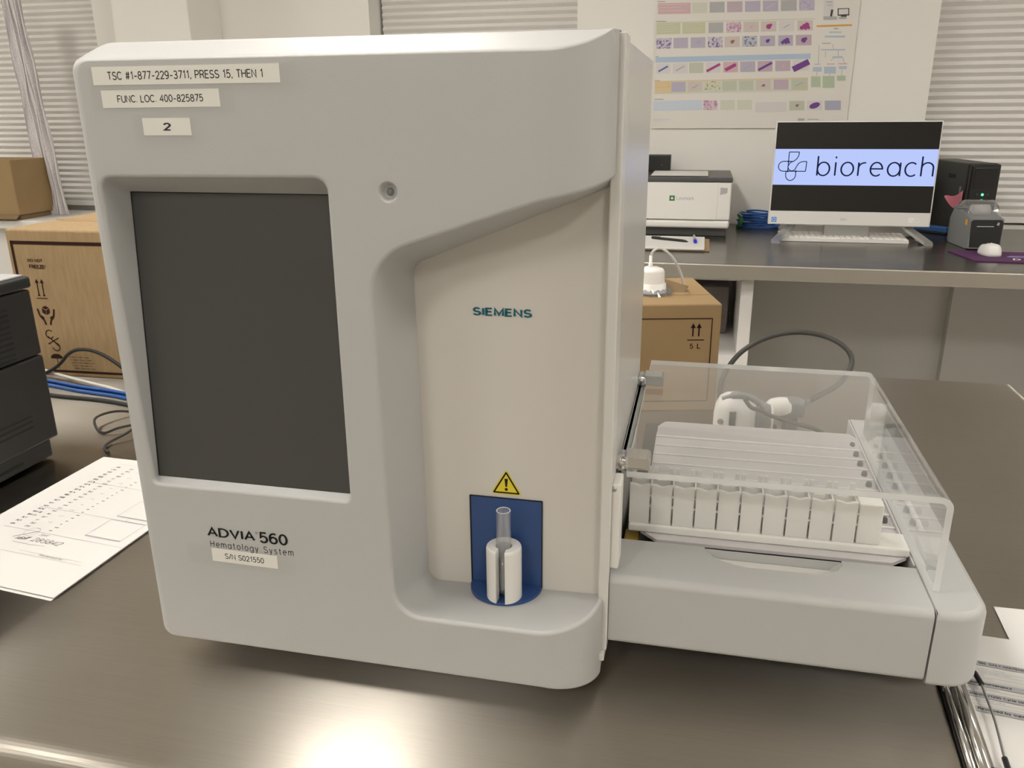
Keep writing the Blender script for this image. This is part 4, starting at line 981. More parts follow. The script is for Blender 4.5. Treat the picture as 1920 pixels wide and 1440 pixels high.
# ------------------------------------------------------------------ carton behind the sampler with the white cap, hand scanner
RBR = math.radians(13)
RB = thing('cardboard_carton', 'small cardboard carton marked 5 L behind the acrylic cover, white cap on top', 'box', (0.4734, 0.731, 0), RBR)
rbp = lambda mb: put(mb, 0.4734, 0.731, RBR)
rbp(MB().box(-0.20, 0, 0, 0.205, 0.0, 0.171, 0.003, seg=3)).build('carton', 'box_right', RB)
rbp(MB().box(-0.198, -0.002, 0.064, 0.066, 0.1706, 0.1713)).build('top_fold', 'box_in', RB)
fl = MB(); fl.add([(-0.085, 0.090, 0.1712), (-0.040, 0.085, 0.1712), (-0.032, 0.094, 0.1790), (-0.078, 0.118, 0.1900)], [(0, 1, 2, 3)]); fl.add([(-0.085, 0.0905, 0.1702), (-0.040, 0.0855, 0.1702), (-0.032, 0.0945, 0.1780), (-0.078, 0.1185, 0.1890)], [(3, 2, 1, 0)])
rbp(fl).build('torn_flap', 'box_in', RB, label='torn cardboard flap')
Q = Plane((-0.20, 0, 0), (1, 0, 0), (0, 0, 1)); m = MB()
for a0, a1, b0, b1 in ((0.012, 0.187, 0.148, 0.1495), (0.1855, 0.187, 0.016, 0.1495), (0.012, 0.187, 0.016, 0.0175), (0.012, 0.0135, 0.016, 0.1495)): Q.rect(m, a0, a1, b0, b1, 0, 0.0005)
for a in (0.158, 0.167): Q.line(m, (a, 0.121), (a, 0.139), 0.0022, 0, 0.0005); Q.poly(m, [(a-0.004, 0.134), (a+0.004, 0.134), (a, 0.1415)], 0, 0.0005)
Q.rect(m, 0.150, 0.176, 0.1145, 0.1160, 0, 0.0005); Q.text(m, '5', 0.1545, 0.1015, 0.0005, width=0.0050, height=0.0080, bold=0.16); Q.text(m, 'L', 0.1655, 0.1015, 0.0005, width=0.0050, height=0.0080, bold=0.16)
rbp(m).build('box_print', 'box_ink', RB)
RC = thing('reagent_cap', 'white domed reagent cap with clear tubing, on top of the 5 L carton', 'cap', (0.3625, 0.79, 0.171))
ccx, ccy, cz = 0.3625, 0.790, 0.1713
MB().lathe([(0.0001, cz+0.0415), (0.012, cz+0.0410), (0.0185, cz+0.0385), (0.0205, cz+0.0345), (0.0215, cz+0.0180), (0.0218, cz+0.0165), (0.0238, cz+0.0155), (0.0242, cz+0.0060), (0.0250, cz+0.0055), (0.0250, cz+0.0020)], (ccx, ccy, 0), 36).build('cap_dome', 'white_bright', RC)
fm = MB(); lo = []
for r_, h_ in ((0.0235, 0.0062), (0.0275, 0.0085), (0.0310, 0.0055), (0.0345, 0.0010)):
    lo.append([Vector((ccx+(r_+0.0010*math.sin(11*k*2*PI/60+r_*900))*math.cos(2*PI*k/60), ccy+(r_+0.0010*math.sin(11*k*2*PI/60+r_*900))*math.sin(2*PI*k/60), cz+h_+0.0018*math.sin(17*k*2*PI/60+r_*500))) for k in range(60)])
fm.loft(lo, True, (False, False), 0, False); fm.build('film_collar', 'film', RC, label='crinkled clear film collar')
MB().lathe([(0.0001, cz+0.060), (0.0026, cz+0.0595), (0.0026, cz+0.0475), (0.0034, cz+0.0470), (0.0034, cz+0.0400)], (0.3605, 0.79, 0), 14).build('nozzle', 'white_bright', RC)
MB().tube(cr([(0.3605, 0.79, cz+0.058), (0.3635, 0.79, cz+0.0660), (0.3720, 0.79, cz+0.0715), (0.3800, 0.792, cz+0.0690), (0.3950, 0.800, cz+0.0540), (0.4080, 0.815, cz+0.0270), (0.4140, 0.825, cz+0.0030)], 6), 0.0022, 10).build('tubing', 'acrylic_edge', RC, label='clear tubing')

SC = thing('barcode_scanner', 'white and grey handheld barcode scanner lying behind the sampler, seen through the acrylic', 'scanner', (0.52, 0.61, 0))
def lofted(secs, n=24, e=2.6):
    lo = []
    for x, y, z, hy, hz in secs:
        L = []
        for k in range(n):
            a = 2*PI*k/n; c, s = math.cos(a), math.sin(a)
            L.append(Vector((x, y+hy*math.copysign(abs(c)**(2/e), c), z+hz*math.copysign(abs(s)**(2/e), s))))
        lo.append(L)
    return lo
lo = lofted([(0.4680, 0.600, 0.036, 0.002, 0.008), (0.4700, 0.600, 0.0365, 0.013, 0.022), (0.4760, 0.600, 0.038, 0.020, 0.0325), (0.4850, 0.600, 0.0385, 0.023, 0.0365), (0.5000, 0.600, 0.039, 0.024, 0.0375), (0.5150, 0.600, 0.038, 0.023, 0.0360), (0.5235, 0.600, 0.035, 0.021, 0.0330)])
MB().loft(lo, True, (True, True), 0, True).build('scan_head', 'white_bright', SC)
lo = lofted([(0.5236, 0.600, 0.035, 0.0215, 0.0335), (0.5330, 0.600, 0.033, 0.021, 0.0315), (0.5440, 0.600, 0.031, 0.019, 0.0290)])
MB().loft(lo, True, (True, True), 0, True).build('scan_window_frame', 'midgrey', SC, label='grey frame of the scan window')
lo = lofted([(0.5441, 0.600, 0.031, 0.0185, 0.0285), (0.5475, 0.600, 0.0305, 0.0175, 0.0270)])
MB().loft(lo, True, (True, True), 0, True).build('scan_window', 'white', SC)
MB().tube(cr([(0.478, 0.590, 0.069), (0.495, 0.588, 0.0765), (0.512, 0.588, 0.0755), (0.528, 0.590, 0.0665), (0.536, 0.588, 0.060)], 5), [0.003]*4+[0.0048]*13+[0.006]*4, 10).build('head_strip', 'midgrey', SC)
MB().lathe([(0.0001, 0.5755), (0.0022, 0.5758), (0.0042, 0.5775)], (0.477, 0, 0.040), 18, axis='y').build('badge', 'midgrey', SC)
Q = Plane((0.4885, 0.5755, 0.022), (1, 0, 0), (0, 0, 1)); m = MB(); Q.rect(m, 0, 0.0085, 0, 0.034); m.prism([(0.4885, 0.022), (0.4970, 0.022), (0.4970, 0.056), (0.4885, 0.054)], 'y', 0.5752, 0.579); m.build('side_label', 'charcoal', SC)
lo = lofted([(0.538, 0.618, 0.046, 0.011, 0.0105), (0.545, 0.622, 0.049, 0.013, 0.0130), (0.556, 0.626, 0.0505, 0.0135, 0.0135), (0.566, 0.628, 0.0505, 0.0130, 0.0130), (0.5735, 0.629, 0.0500, 0.0105, 0.0105), (0.576, 0.629, 0.0498, 0.006, 0.006)], 24, 2.1)
MB().loft(lo, True, (True, True), 0, True).build('handle', 'white_bright', SC)
lo = lofted([(0.560, 0.632, 0.0465, 0.012, 0.0135), (0.570, 0.633, 0.0480, 0.014, 0.0155), (0.582, 0.635, 0.0480, 0.0135, 0.0145), (0.590, 0.636, 0.0465, 0.0125, 0.0125), (0.5925, 0.636, 0.0465, 0.011, 0.011)], 24, 3.0)
MB().loft(lo, True, (True, True), 0, True).build('handle_end', 'midgrey', SC)
MB().box(0.565, 0.585, 0.628, 0.642, 0.0, 0.036, 0.003).build('handle_rest', 'midgrey', SC)
MB().tube(cr([(0.588, 0.637, 0.0510), (0.5960, 0.645, 0.0530), (0.6104, 0.66, 0.0562), (0.6369, 0.69, 0.0616), (0.6554, 0.71, 0.0728), (0.6655, 0.73, 0.0887), (0.6615, 0.74, 0.1037), (0.645, 0.75, 0.1158), (0.6204, 0.76, 0.1227), (0.5916, 0.76, 0.1254), (0.5609, 0.76, 0.1204), (0.5298, 0.75, 0.1097), (0.5054, 0.74, 0.0933), (0.4877, 0.727, 0.0713), (0.4793, 0.71, 0.0513), (0.479, 0.685, 0.0300), (0.483, 0.65, 0.0100), (0.50, 0.635, 0.0035), (0.56, 0.67, 0.0030)], 6), 0.0038, 10).build('scanner_cord', 'grey_cable', SC)
MB().tube([(0.590, 0.639, 0.0515), (0.602, 0.651, 0.0545)], [0.0048, 0.0034], 10).build('cord_boot', 'midgrey', SC)
cable('grey_cable', 'grey cable crossing in front of the barcode scanner', [(0.5060, 0.568, 0.0790), (0.5152, 0.566, 0.0680), (0.527, 0.566, 0.0640), (0.5454, 0.571, 0.0550), (0.5749, 0.580, 0.0440), (0.6045, 0.590, 0.0335), (0.630, 0.592, 0.0180), (0.642, 0.585, 0.006), (0.640, 0.560, 0.0032), (0.62, 0.535, 0.0032)], 0.0029, 'grey_cable')
cable('grey_cable', 'grey cable lying flat on the table behind the sample tray', [(0.42, 0.62, 0.0035), (0.452, 0.575, 0.0035), (0.50, 0.545, 0.0035), (0.56, 0.555, 0.0035), (0.61, 0.56, 0.0035)], 0.0029, 'grey_cable')

# ------------------------------------------------------------------ back counter things
BP = thing('desktop_printer', 'white desktop printer with a black top on the back counter, left of the monitor', 'printer', (0.33, 2.76, 0))
bx0, bx1, by0, by1 = 0.130, 0.534, 2.580, 2.945
MB().box(bx0+0.012, bx1-0.008, by0+0.03, by1-0.01, 0.0, 0.034, 0.004).build('base', 'darkgrey', BP)
MB().box(bx0, bx1, by0, by1, 0.032, 0.0605, 0.010, seg=4).build('paper_drawer', 'white', BP)
MB().box(bx0, bx1, by0, by1, 0.0620, 0.1960, 0.006, seg=3).build('body', 'white', BP)
MB().box(bx0+0.02, 0.488, by0-0.0015, by0+0.01, 0.064, 0.194, 0.001).build('front_door', 'white', BP)
MB().prism([(0.4955, 0.152), (0.5200, 0.160), (0.5200, 0.176), (0.4955, 0.178)], 'y', by0-0.0012, by0+0.003).build('side_latch', 'greytop', BP)
tp = MB(); tp.box(bx0-0.003, bx1+0.003, by0-0.003, by1, 0.196, 0.2125, 0.004, seg=3); tp.build('top_cover', 'darkgrey', BP, label='black top cover')
MB().box(0.205, 0.452, by0+0.012, by1-0.03, 0.2120, 0.2132).build('output_tray', 'black', BP)
tag(sheet_mesh([(0.246, 2.86), (0.450, 2.86), (0.450, 2.608), (0.246, 2.608)], 0.2150).build('printed_sheet', 'paper'), 'white sheet lying in the top tray of the white desktop printer', 'paper')
Q = Plane((0, by0-0.0017, 0), (1, 0, 0), (0, 0, 1)); m = MB()
Q.rect(m, 0.318, 0.337, 0.129, 0.148, 0, 0); Q.poly(m, [(0.3225, 0.1385), (0.3275, 0.1435), (0.3325, 0.1385), (0.3275, 0.1335)], 1, 0.0003)
Q.text(m, 'Lexmark', 0.3435, 0.1325, 0.0, width=0.062, height=0.0125, bold=0.11, mi=2); m.build('maker_mark', ['green', 'white_bright', 'ink_faint'], BP)
t = thing('speaker_box', 'small black box standing on the back of the white desktop printer', 'box', (0.21, 2.895, 0.2125))
MB().box(0.10, 0.3045, 2.870, 2.930, 0.2130, 0.2735, 0.003).build('body', 'black', t); MB().lathe([(0.0001, 2.8692), (0.003, 2.8692), (0.003, 2.8705)], (0.272, 0, 0.236), 12, axis='y').build('button', 'darkgrey', t)

t = thing('writing_board', 'white writing pad on a brown board at the counter front, left end', 'board', (0.35, 2.38, 0))
MB().box(0.19, 0.468, 2.255, 2.515, 0.0005, 0.0045, 0.0015).build('backing_board', 'box_right', t); MB().box(0.19, 0.452, 2.250, 2.510, 0.0046, 0.0125, 0.0035, seg=3).build('writing_pad', 'paper', t)
t = thing('ballpoint_pen', 'black pen lying on the white writing pad', 'pen', (0.33, 2.39, 0.0125))
MB().tube([(0.268, 2.430, 0.0165), (0.272, 2.429, 0.0170), (0.300, 2.414, 0.0172), (0.378, 2.374, 0.0172), (0.388, 2.369, 0.0165), (0.396, 2.365, 0.0150)], [0.002, 0.0042, 0.0046, 0.0046, 0.0035, 0.001], 10).build('barrel', 'black', t)
MB().tube([(0.270, 2.431, 0.0212), (0.300, 2.416, 0.0222)], 0.0012, 6).build('pocket_clip', 'black', t)
t = thing('marker_pen', 'clear-bodied marker with a blue cap on the white writing pad', 'pen', (0.41, 2.40, 0.0125))
MB().tube([(0.4205, 2.345, 0.0185), (0.4190, 2.385, 0.0185)], 0.0060, 12).build('cap', mat('marker_blue', (0.02, 0.03, 0.55), 0.4), t, label='blue cap')
MB().tube([(0.4190, 2.385, 0.0180), (0.4140, 2.49, 0.0180)], 0.0045, 12).build('barrel', 'greytop', t)

t = thing('cable_coil', 'coil of blue network cable on the counter between printer and monitor', 'cable', (0.65, 2.88, 0))
for k in range(9):
    pts = []
    for q in range(41):
        a = 2*PI*q/40; pts.append((0.655+(0.075+0.004*math.sin(k*2.1))*math.cos(a)+0.003*math.sin(k), 2.89+(0.055+0.004*math.cos(k*1.7))*math.sin(a), 0.0045+0.0062*k+0.004*math.sin(2*a+k*1.3)*(k > 0)+0.0005))
    MB().tube(pts, 0.0036, 8).build('cable_loop', 'blue_cable', t)
MB().tube(cr([(0.578, 2.87, 0.050), (0.588, 2.845, 0.032), (0.583, 2.845, 0.014), (0.575, 2.86, 0.005)], 6), 0.0075, 8).build('tie_strap', 'green', t, label='green tie strap')
MB().tube(cr([(0.590, 2.85, 0.046), (0.575, 2.84, 0.058), (0.585, 2.86, 0.066), (0.605, 2.87, 0.060)], 6), 0.003, 8).build('cable_end', 'greytop', t)

# monitor
MN = thing('computer_monitor', 'white all-in-one computer monitor showing a light blue banner', 'monitor', (0.93, 2.58, 0))
tilt = math.radians(3.0); mm = Matrix.Translation(Vector((0, 2.545, 0.057))) @ Matrix.Rotation(-tilt, 4, 'X')
def mo(mb): mb.v = [mm @ p for p in mb.v]; return mb
W0, W1 = 0.6655, 1.1930
mo(MB().box(W0, W1, 0.0, 0.030, 0.0, 0.3460, 0.003, seg=3)).build('shell', 'monitor_white', MN, label='white shell with a deep lower chin')
mo(MB().box(W0+0.0045, W1-0.0045, -0.0008, 0.004, 0.0475, 0.3420)).build('display', 'mon_glass', MN, label='display, black above and below the lit banner')
mo(MB().box(W0+0.004, W1-0.004, -0.0022, 0.003, 0.0020, 0.0460, 0.001)).build('chin', 'greytop' if False else 'monitor_white', MN)
Q = Plane(mm @ Vector((W0+0.0045, -0.0012, 0.1355)), (1, 0, 0), mm.to_3x3() @ Vector((0, 0, 1))); BW, BH = W1-W0-0.009, 0.1195
m = MB(); Q.rect(m, 0, BW, 0, BH); m.build('lit_banner', 'mon_lit', MN, label='light blue lit banner')
m = MB(); e = 0.0006
Q.text(m, 'bioreach', 0.140, 0.030, e, width=0.372, height=0.0665, bold=0.075, spacing=0.22)
m.build('banner_lettering', 'mon_ink', MN, label='dark lettering')
m = MB()
def lg(pts): return cr([((a-700)*0.00065, (383-b)*0.00068, 0) for a, b in pts], 4)
for pts in ([(771, 316), (771, 268), (771, 222)], [(771, 222), (797, 222), (822, 222)], [(822, 222), (820, 238), (812, 254), (798, 266), (781, 274), (771, 290)], [(797, 268), (770, 268), (745, 268), (729, 275), (722, 292), (729, 309), (745, 316), (771, 316)],
            [(762, 316), (763, 340), (770, 354), (787, 362), (804, 354), (812, 340), (812, 316)], [(762, 316), (810, 316), (861, 316)], [(861, 316), (862, 292), (863, 268)], [(863, 268), (840, 269), (825, 276), (815, 290), (807, 306), (795, 314), (782, 312), (773, 302), (771, 290)]):
    Q.path(m, [(p.x, p.y) for p in lg(pts)], 0.0029, 0, e)
for a, b in ((771, 268), (771, 316), (812, 316)): Q.poly(m, [((a-700)*0.00065+0.0034*math.cos(2*PI*k/12), (383-b)*0.00068+0.0034*math.sin(2*PI*k/12)) for k in range(12)], 0, e)
m.build('banner_emblem', 'mon_ink', MN, label='dark outlined petal emblem')
Q = Plane(mm @ Vector((0, -0.0024, 0)), (1, 0, 0), mm.to_3x3() @ Vector((0, 0, 1))); m = MB()
Q.rect(m, 0.676, 0.693, 0.0085, 0.0255, 0); Q.ring(m, (0.6845, 0.0170), 0.0050, 0.0016, 1, 0.0003)
Q.rect(m, 1.122, 1.140, 0.020, 0.031, 1); Q.rect(m, 1.124, 1.137, 0.014, 0.019, 1); Q.ring(m, (1.150, 0.022), 0.0075, 0.0022, 1, 0.0003); Q.text(m, 'DELL', 0.905, 0.018, 0.0003, width=0.022, height=0.0070, bold=0.15, mi=2)
m.build('chin_stickers', [mat('sticker_blue', (0.05, 0.28, 0.75), 0.4), 'white_bright', 'ink_faint'], MN)
for nm, pts in (('stand_foot', [(0.752, 2.575, 0.062), (0.737, 2.550, 0.044), (0.690, 2.487, 0.007)]), ('stand_foot', [(1.118, 2.585, 0.062), (1.135, 2.560, 0.044), (1.188, 2.512, 0.007)])):
    f = MB(); lo = []
    for (x, y, z) in pts: lo.append([(x-0.013, y, z-0.006), (x+0.013, y, z-0.006), (x+0.013, y, z+0.005), (x-0.013, y, z+0.005)])
    lo.append([(x-0.013, y-0.010, 0.0008), (x+0.013, y-0.010, 0.0008), (x+0.013, y-0.010, 0.0055), (x-0.013, y-0.010, 0.0055)])
    f.loft(lo, True, (True, True), 0, False); f.build(nm, 'satin', MN, label='slanted metal stand foot')
MB().box(0.80, 1.07, 2.60, 2.72, 0.0008, 0.012, 0.003).box(0.86, 1.01, 2.585, 2.63, 0.012, 0.20, 0.004).build('stand_base', 'satin', MN)
KB = thing('keyboard', 'white low-profile keyboard in front of the monitor', 'keyboard', (0.92, 2.59, 0), math.radians(0.8))
kx0, ky0 = 0.712, 2.535
MB().add([(kx0, ky0, 0.001), (kx0+0.420, ky0, 0.001), (kx0+0.420, ky0+0.125, 0.001), (kx0, ky0+0.125, 0.001), (kx0, ky0, 0.011), (kx0+0.420, ky0, 0.011), (kx0+0.420, ky0+0.125, 0.019), (kx0, ky0+0.125, 0.019)], [(0, 3, 2, 1), (4, 5, 6, 7), (0, 1, 5, 4), (1, 2, 6, 5), (2, 3, 7, 6), (3, 0, 4, 7)]).build('keyboard_base', 'monitor_white', KB)
k0 = None
for r in range(6):
    for q in range(21):
        if r == 5 and 3 < q < 10:
            if q == 4: MB().box(kx0+0.008+0.0194*4, kx0+0.008+0.0194*10-0.003, ky0+0.006, ky0+0.021, 0.0112, 0.0146, 0.0008).build('space_bar', 'white_bright', KB)
            continue
        x = 0.0194*q+(0.006 if q > 14 else 0); yy = 0.0190*(5-r); zz = yy*0.064
        if k0 is None:
            k0p = MB().box(kx0+0.008, kx0+0.008+0.0160, ky0+0.006, ky0+0.006+0.0155, 0.0112, 0.0146, 0.0008, seg=1); k0 = k0p.build('key', 'white_bright', KB); k0.location = (x, yy, zz)
        else: c = k0.copy(); COL.objects.link(c); c.parent = KB; c.location = (x, yy, zz)
t = thing('charger_block', 'flat blue device beside the right foot of the monitor', 'device', (1.26, 2.80, 0))
bm_ = Matrix.Translation(Vector((1.215, 2.865, 0.0))) @ Matrix.Rotation(math.radians(-44), 4, 'Z')
for nm, z0, z1, ma in (('base', 0.0, 0.008, 'black'), ('top_shell', 0.008, 0.027, 'device_blue')): MB().box(0, 0.125, 0, 0.035, z0, z1, 0.003, mtx=bm_).build(nm, ma, t)
cable('power_cable', 'dark cable running under the monitor behind the keyboard', [(0.76, 2.66, 0.004), (0.84, 2.675, 0.012), (0.93, 2.668, 0.024), (1.02, 2.675, 0.012), (1.10, 2.65, 0.004), (1.19, 2.70, 0.004), (1.23, 2.76, 0.006)], 0.0030, 'black_soft')
cable('power_cable', 'pale thin cable dangling beside the right foot of the monitor', [(1.15, 2.60, 0.060), (1.155, 2.58, 0.030), (1.165, 2.585, 0.006), (1.19, 2.62, 0.003), (1.22, 2.70, 0.003)], 0.0018, 'white_cable')

# battery unit, note, label printer, mouse and pad
ur = math.radians(12)
UP = thing('battery_unit', 'tall black battery backup tower with a green light, right of the monitor', 'battery backup', (1.350, 2.745, 0), ur)
um = Matrix.Translation(Vector((1.350, 2.745, 0))) @ Matrix.Rotation(ur, 4, 'Z')
def ub(mb): mb.v = [um @ p for p in mb.v]; return mb
ub(MB().box(0, 0.105, 0.020, 0.320, 0.0, 0.254, 0.006, seg=3)).build('case', 'charcoal_case' if 'charcoal_case' in M else 'black', UP)
ub(MB().box(0.001, 0.104, 0.0, 0.0195, 0.002, 0.252, 0.006, seg=3)).build('front_bezel', mat('black_gloss', (0.008, 0.008, 0.008), 0.22), UP)
ub(MB().box(0.014, 0.091, -0.0012, 0.003, 0.165, 0.240, 0.001)).build('display_window', mat('black_window', (0.003, 0.003, 0.003), 0.1), UP)
g_ = MB(); um_ = MB().lathe([(0.0001, -0.0016), (0.0042, -0.0014), (0.0046, 0.001)], (0.052, 0, 0.148), 14, axis='y'); ub(um_).build('power_light', 'green_led', UP, label='green power light')
for x in (0.033, 0.071): ub(MB().lathe([(0.0001, -0.0012), (0.0030, -0.0010), (0.0034, 0.001)], (x, 0, 0.148), 12, axis='y')).build('button', 'darkgrey', UP)
ub(MB().lathe([(0.0001, -0.0010), (0.0050, -0.0010), (0.0050, 0.001)], (0.050, 0, 0.121), 16, axis='y')).build('button', 'darkgrey', UP)
ub(MB().box(-0.0006, 0.002, 0.10, 0.155, 0.196, 0.212, 0.001)).build('side_recess', 'charcoal_dark', UP)
ub(MB().box(-0.0006, 0.002, 0.050, 0.062, 0.140, 0.172, 0.0004)).build('side_tab', 'midgrey', UP)
nt_ = MB(); lo = []
for k in range(9):
    q = k/8; yb = 0.020+0.105*q
    lo.append([um @ Vector((-0.002-0.012*q**2-0.004*(1-v_), yb+0.01*v_, 0.098+0.030*q*q-0.010*math.sin(PI*q)+v_*(0.060*(1-q)**0.7+0.004))) for v_ in (0, 0.33, 0.66, 1.0)])
nt_.loft(lo, False, (False, False), 0, True); tag(nt_.build('sticky_note', 'pink'), 'curled pink sticky note on the side of the black battery unit', 'note')

zr = math.radians(6)
ZP = thing('label_printer', 'small grey label printer with black front and clear lid, right of the monitor', 'label printer', (1.296, 2.448, 0), zr)
zm = Matrix.Translation(Vector((1.296, 2.448, 0))) @ Matrix.Rotation(zr, 4, 'Z')
def zb_(mb): mb.v = [zm @ p for p in mb.v]; return mb
W_ = 0.092
body = [(-0.004, 0.004), (0.012, 0.0), (0.165, 0.0), (0.176, 0.010), (0.176, 0.085), (0.150, 0.122), (0.085, 0.116), (0.020, 0.102), (0.004, 0.098)]
lo = []
for x, i_ in ((-0.006, 0.006), (0.0, 0.001), (0.004, 0.0), (W_-0.004, 0.0), (W_, 0.001), (W_+0.006, 0.006)): lo.append([zm @ Vector((x, 0.08+(y-0.08)*(1-i_*4), 0.055+(z-0.055)*(1-i_*5))) for y, z in body])
MB().loft(lo, True, (True, True), 0, False).build('case', 'midgrey', ZP, label='mid grey case')
fp = MB(); fp.add([zm @ Vector(p) for p in ((-0.001, -0.0052, 0.008), (W_-0.001, -0.0052, 0.008), (W_+0.003, 0.0015, 0.090), (W_-0.004, 0.0022, 0.096), (0.002, 0.0022, 0.096), (-0.004, 0.0015, 0.090))]+[zm @ Vector(p) for p in ((-0.001, 0.003, 0.008), (W_-0.001, 0.003, 0.008), (W_+0.001, 0.006, 0.090), (W_-0.004, 0.006, 0.096), (0.004, 0.006, 0.096), (-0.002, 0.006, 0.090))], [(0, 1, 2, 3, 4, 5), (11, 10, 9, 8, 7, 6)]+[(i, (i+1) % 6+0, (i+1) % 6+6, i+6) for i in range(6)])
fp.build('front_panel', 'black', ZP, label='black front panel')
zb_(MB().box(0.014, 0.066, -0.0032, 0.001, 0.074, 0.0765)).build('label_slot', 'greytop', ZP)
Q = Plane(zm @ Vector((0.072, -0.0036, 0.078)), zm.to_3x3() @ Vector((1, 0, 0)), (0, 0, 1)); m = MB(); Q.poly(m, [(0, 0.004), (0.005, 0.012), (0.010, 0.009), (0.009, 0.002), (0.006, 0.0)]); m.build('emblem', 'greytop', ZP)
zb_(MB().box(-0.0075, -0.0045, 0.026, 0.040, 0.076, 0.094, 0.001)).build('side_tab', 'orange', ZP, label='orange release tab')
rl_ = MB().tube([zm @ Vector((0.018, 0.068, 0.1185)), zm @ Vector((W_-0.022, 0.068, 0.1185))], 0.020, 24); rl_.build('label_roll', 'paper', ZP, label='white label roll')
ld = MB(); prof_l = [(0.030, 0.1035), (0.036, 0.122), (0.052, 0.142), (0.078, 0.152), (0.105, 0.151), (0.132, 0.142), (0.150, 0.122)]
lo = [[zm @ Vector((x, y, 0.104+(z-0.104)*s_)) for y, z in prof_l] for x, s_ in ((-0.004, 0.55), (0.0, 0.93), (0.006, 1.0), (W_-0.006, 1.0), (W_, 0.93), (W_+0.004, 0.55))]
ld.loft(lo, False, (False, False), 0, True); ld.build('clear_lid', clear('smoked_lid', (0.72, 0.72, 0.72), 0.06, 0.05, 0.12), ZP, label='smoky clear lid over the roll')
zb_(MB().box(-0.006, W_+0.006, 0.112, 0.160, 0.118, 0.1255, 0.003)).build('lid_hinge', 'midgrey', ZP)

MP = thing('mouse_pad', 'purple mouse pad with white lettering at the right end of the counter', 'mouse pad', (1.36, 2.30, 0.0))
MB().prism(closed_path([(1.252, 2.212), (1.500, 2.200), (1.500, 2.395), (1.218, 2.402)], [0.010]*4, 2, 6), 'z', 0.0004, 0.0036).build('pad', 'purple', MP)
Q = Plane((1.252, 2.212, 0.0038), (1, -0.03, 0), (0.0, 1, 0)); m = MB(); Q.text(m, 'D WRAP', 0.112, 0.028, 0.0, width=0.13, height=0.036, bold=0.2, shear=0.3, mi=0)
Q.path(m, [(0.115, 0.092), (0.150, 0.086), (0.190, 0.100), (0.24, 0.124)], 0.012, 1); Q.path(m, [(0.125, 0.106), (0.18, 0.110), (0.24, 0.100)], 0.007, 1)
m.build('pad_print', ['white_bright', 'lilac'], MP, label='white lettering and lilac swirl')
MS = thing('computer_mouse', 'white computer mouse on the purple mouse pad', 'mouse', (1.325, 2.33, 0.0038))
lo = []; zt_ = 0.0038
for k in range(9):
    q = k/8; a = q*PI/2; rr = math.cos(a)**0.42 if k < 8 else 0.05
    lo.append([Vector((1.325+0.031*rr*math.copysign(abs(math.cos(b))**0.8, math.cos(b)), 2.335+0.052*rr*math.sin(b), zt_+0.0005+0.033*math.sin(a)*(1-0.12*math.sin(b)))) for b in [2*PI*j/32 for j in range(32)]])
MB().loft(lo, True, (True, True), 0, True).build('mouse_shell', 'white_bright', MS)
MB().lathe([(0.0001, -0.003), (0.0075, -0.003), (0.0085, -0.0015), (0.0085, 0.0015), (0.0075, 0.003), (0.0001, 0.003)], (1.325, 2.362, 0.0272), 16, axis='x').build('scroll_wheel', 'greytop', MS)

# small carton on the left window ledge, and the hanging mesh strip
t = thing('cardboard_carton', 'small brown carton on the left window ledge, cut by the picture edge', 'box', (-2.85, 2.86, -0.02))
MB().box(-3.05, -2.622, 2.735, 2.955, 0.002, 0.248, 0.004).build('carton', 'box_right', t)
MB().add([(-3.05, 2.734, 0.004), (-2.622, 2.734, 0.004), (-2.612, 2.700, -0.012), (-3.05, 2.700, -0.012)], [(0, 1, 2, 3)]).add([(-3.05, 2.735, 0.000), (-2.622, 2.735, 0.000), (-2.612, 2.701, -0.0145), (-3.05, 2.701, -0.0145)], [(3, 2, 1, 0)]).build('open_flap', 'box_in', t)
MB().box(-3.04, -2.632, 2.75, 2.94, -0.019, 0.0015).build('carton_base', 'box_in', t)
ms = MB(); top, botm = ((-2.690, 0.945), (-2.600, 0.945)), ((-2.662, -0.018), (-2.540, -0.018))
lo = []
for k in range(2):
    L = []
    for j in range(33):
        q = j/32; xt = (top, botm)[k][0][0]+((top, botm)[k][1][0]-(top, botm)[k][0][0])*q
        L.append(Vector((xt, 2.945-0.010*math.sin(q*4*PI)-0.006*math.sin(q*9*PI), (top, botm)[k][0][1])))
    lo.append(L)
lo = [[a.lerp(b, f/24)+Vector((0.004*math.sin(f*0.7+0.3*i), 0.002*math.sin(f*1.3+i), 0)) for i, (a, b) in enumerate(zip(lo[0], lo[1]))] for f in range(25)]
ms.loft(lo, False, (False, False), 0, True); ms.loft([[p+Vector((0, 0.003, 0)) for p in L] for L in lo], False, (False, False), 0, True)
t = thing('mesh_strip', 'sheer whitish mesh strip hanging slantwise in front of the left window blind', 'strip', (-2.60, 2.945, -0.018))
ms.build('mesh_fabric', 'mesh_strip', t)
for q, w_ in ((0.06, 0.004), (0.32, 0.003), (0.60, 0.003), (0.94, 0.004)):
    i_ = int(q*32); MB().tube([L[i_]+Vector((0, -0.003, 0)) for L in lo], w_, 6).build('fold_cord', mat('mesh_fold_%d' % i_, (0.45, 0.43, 0.45) if q < 0.1 else (0.72, 0.69, 0.69), 0.5, bump=0.8, scale=240), t)

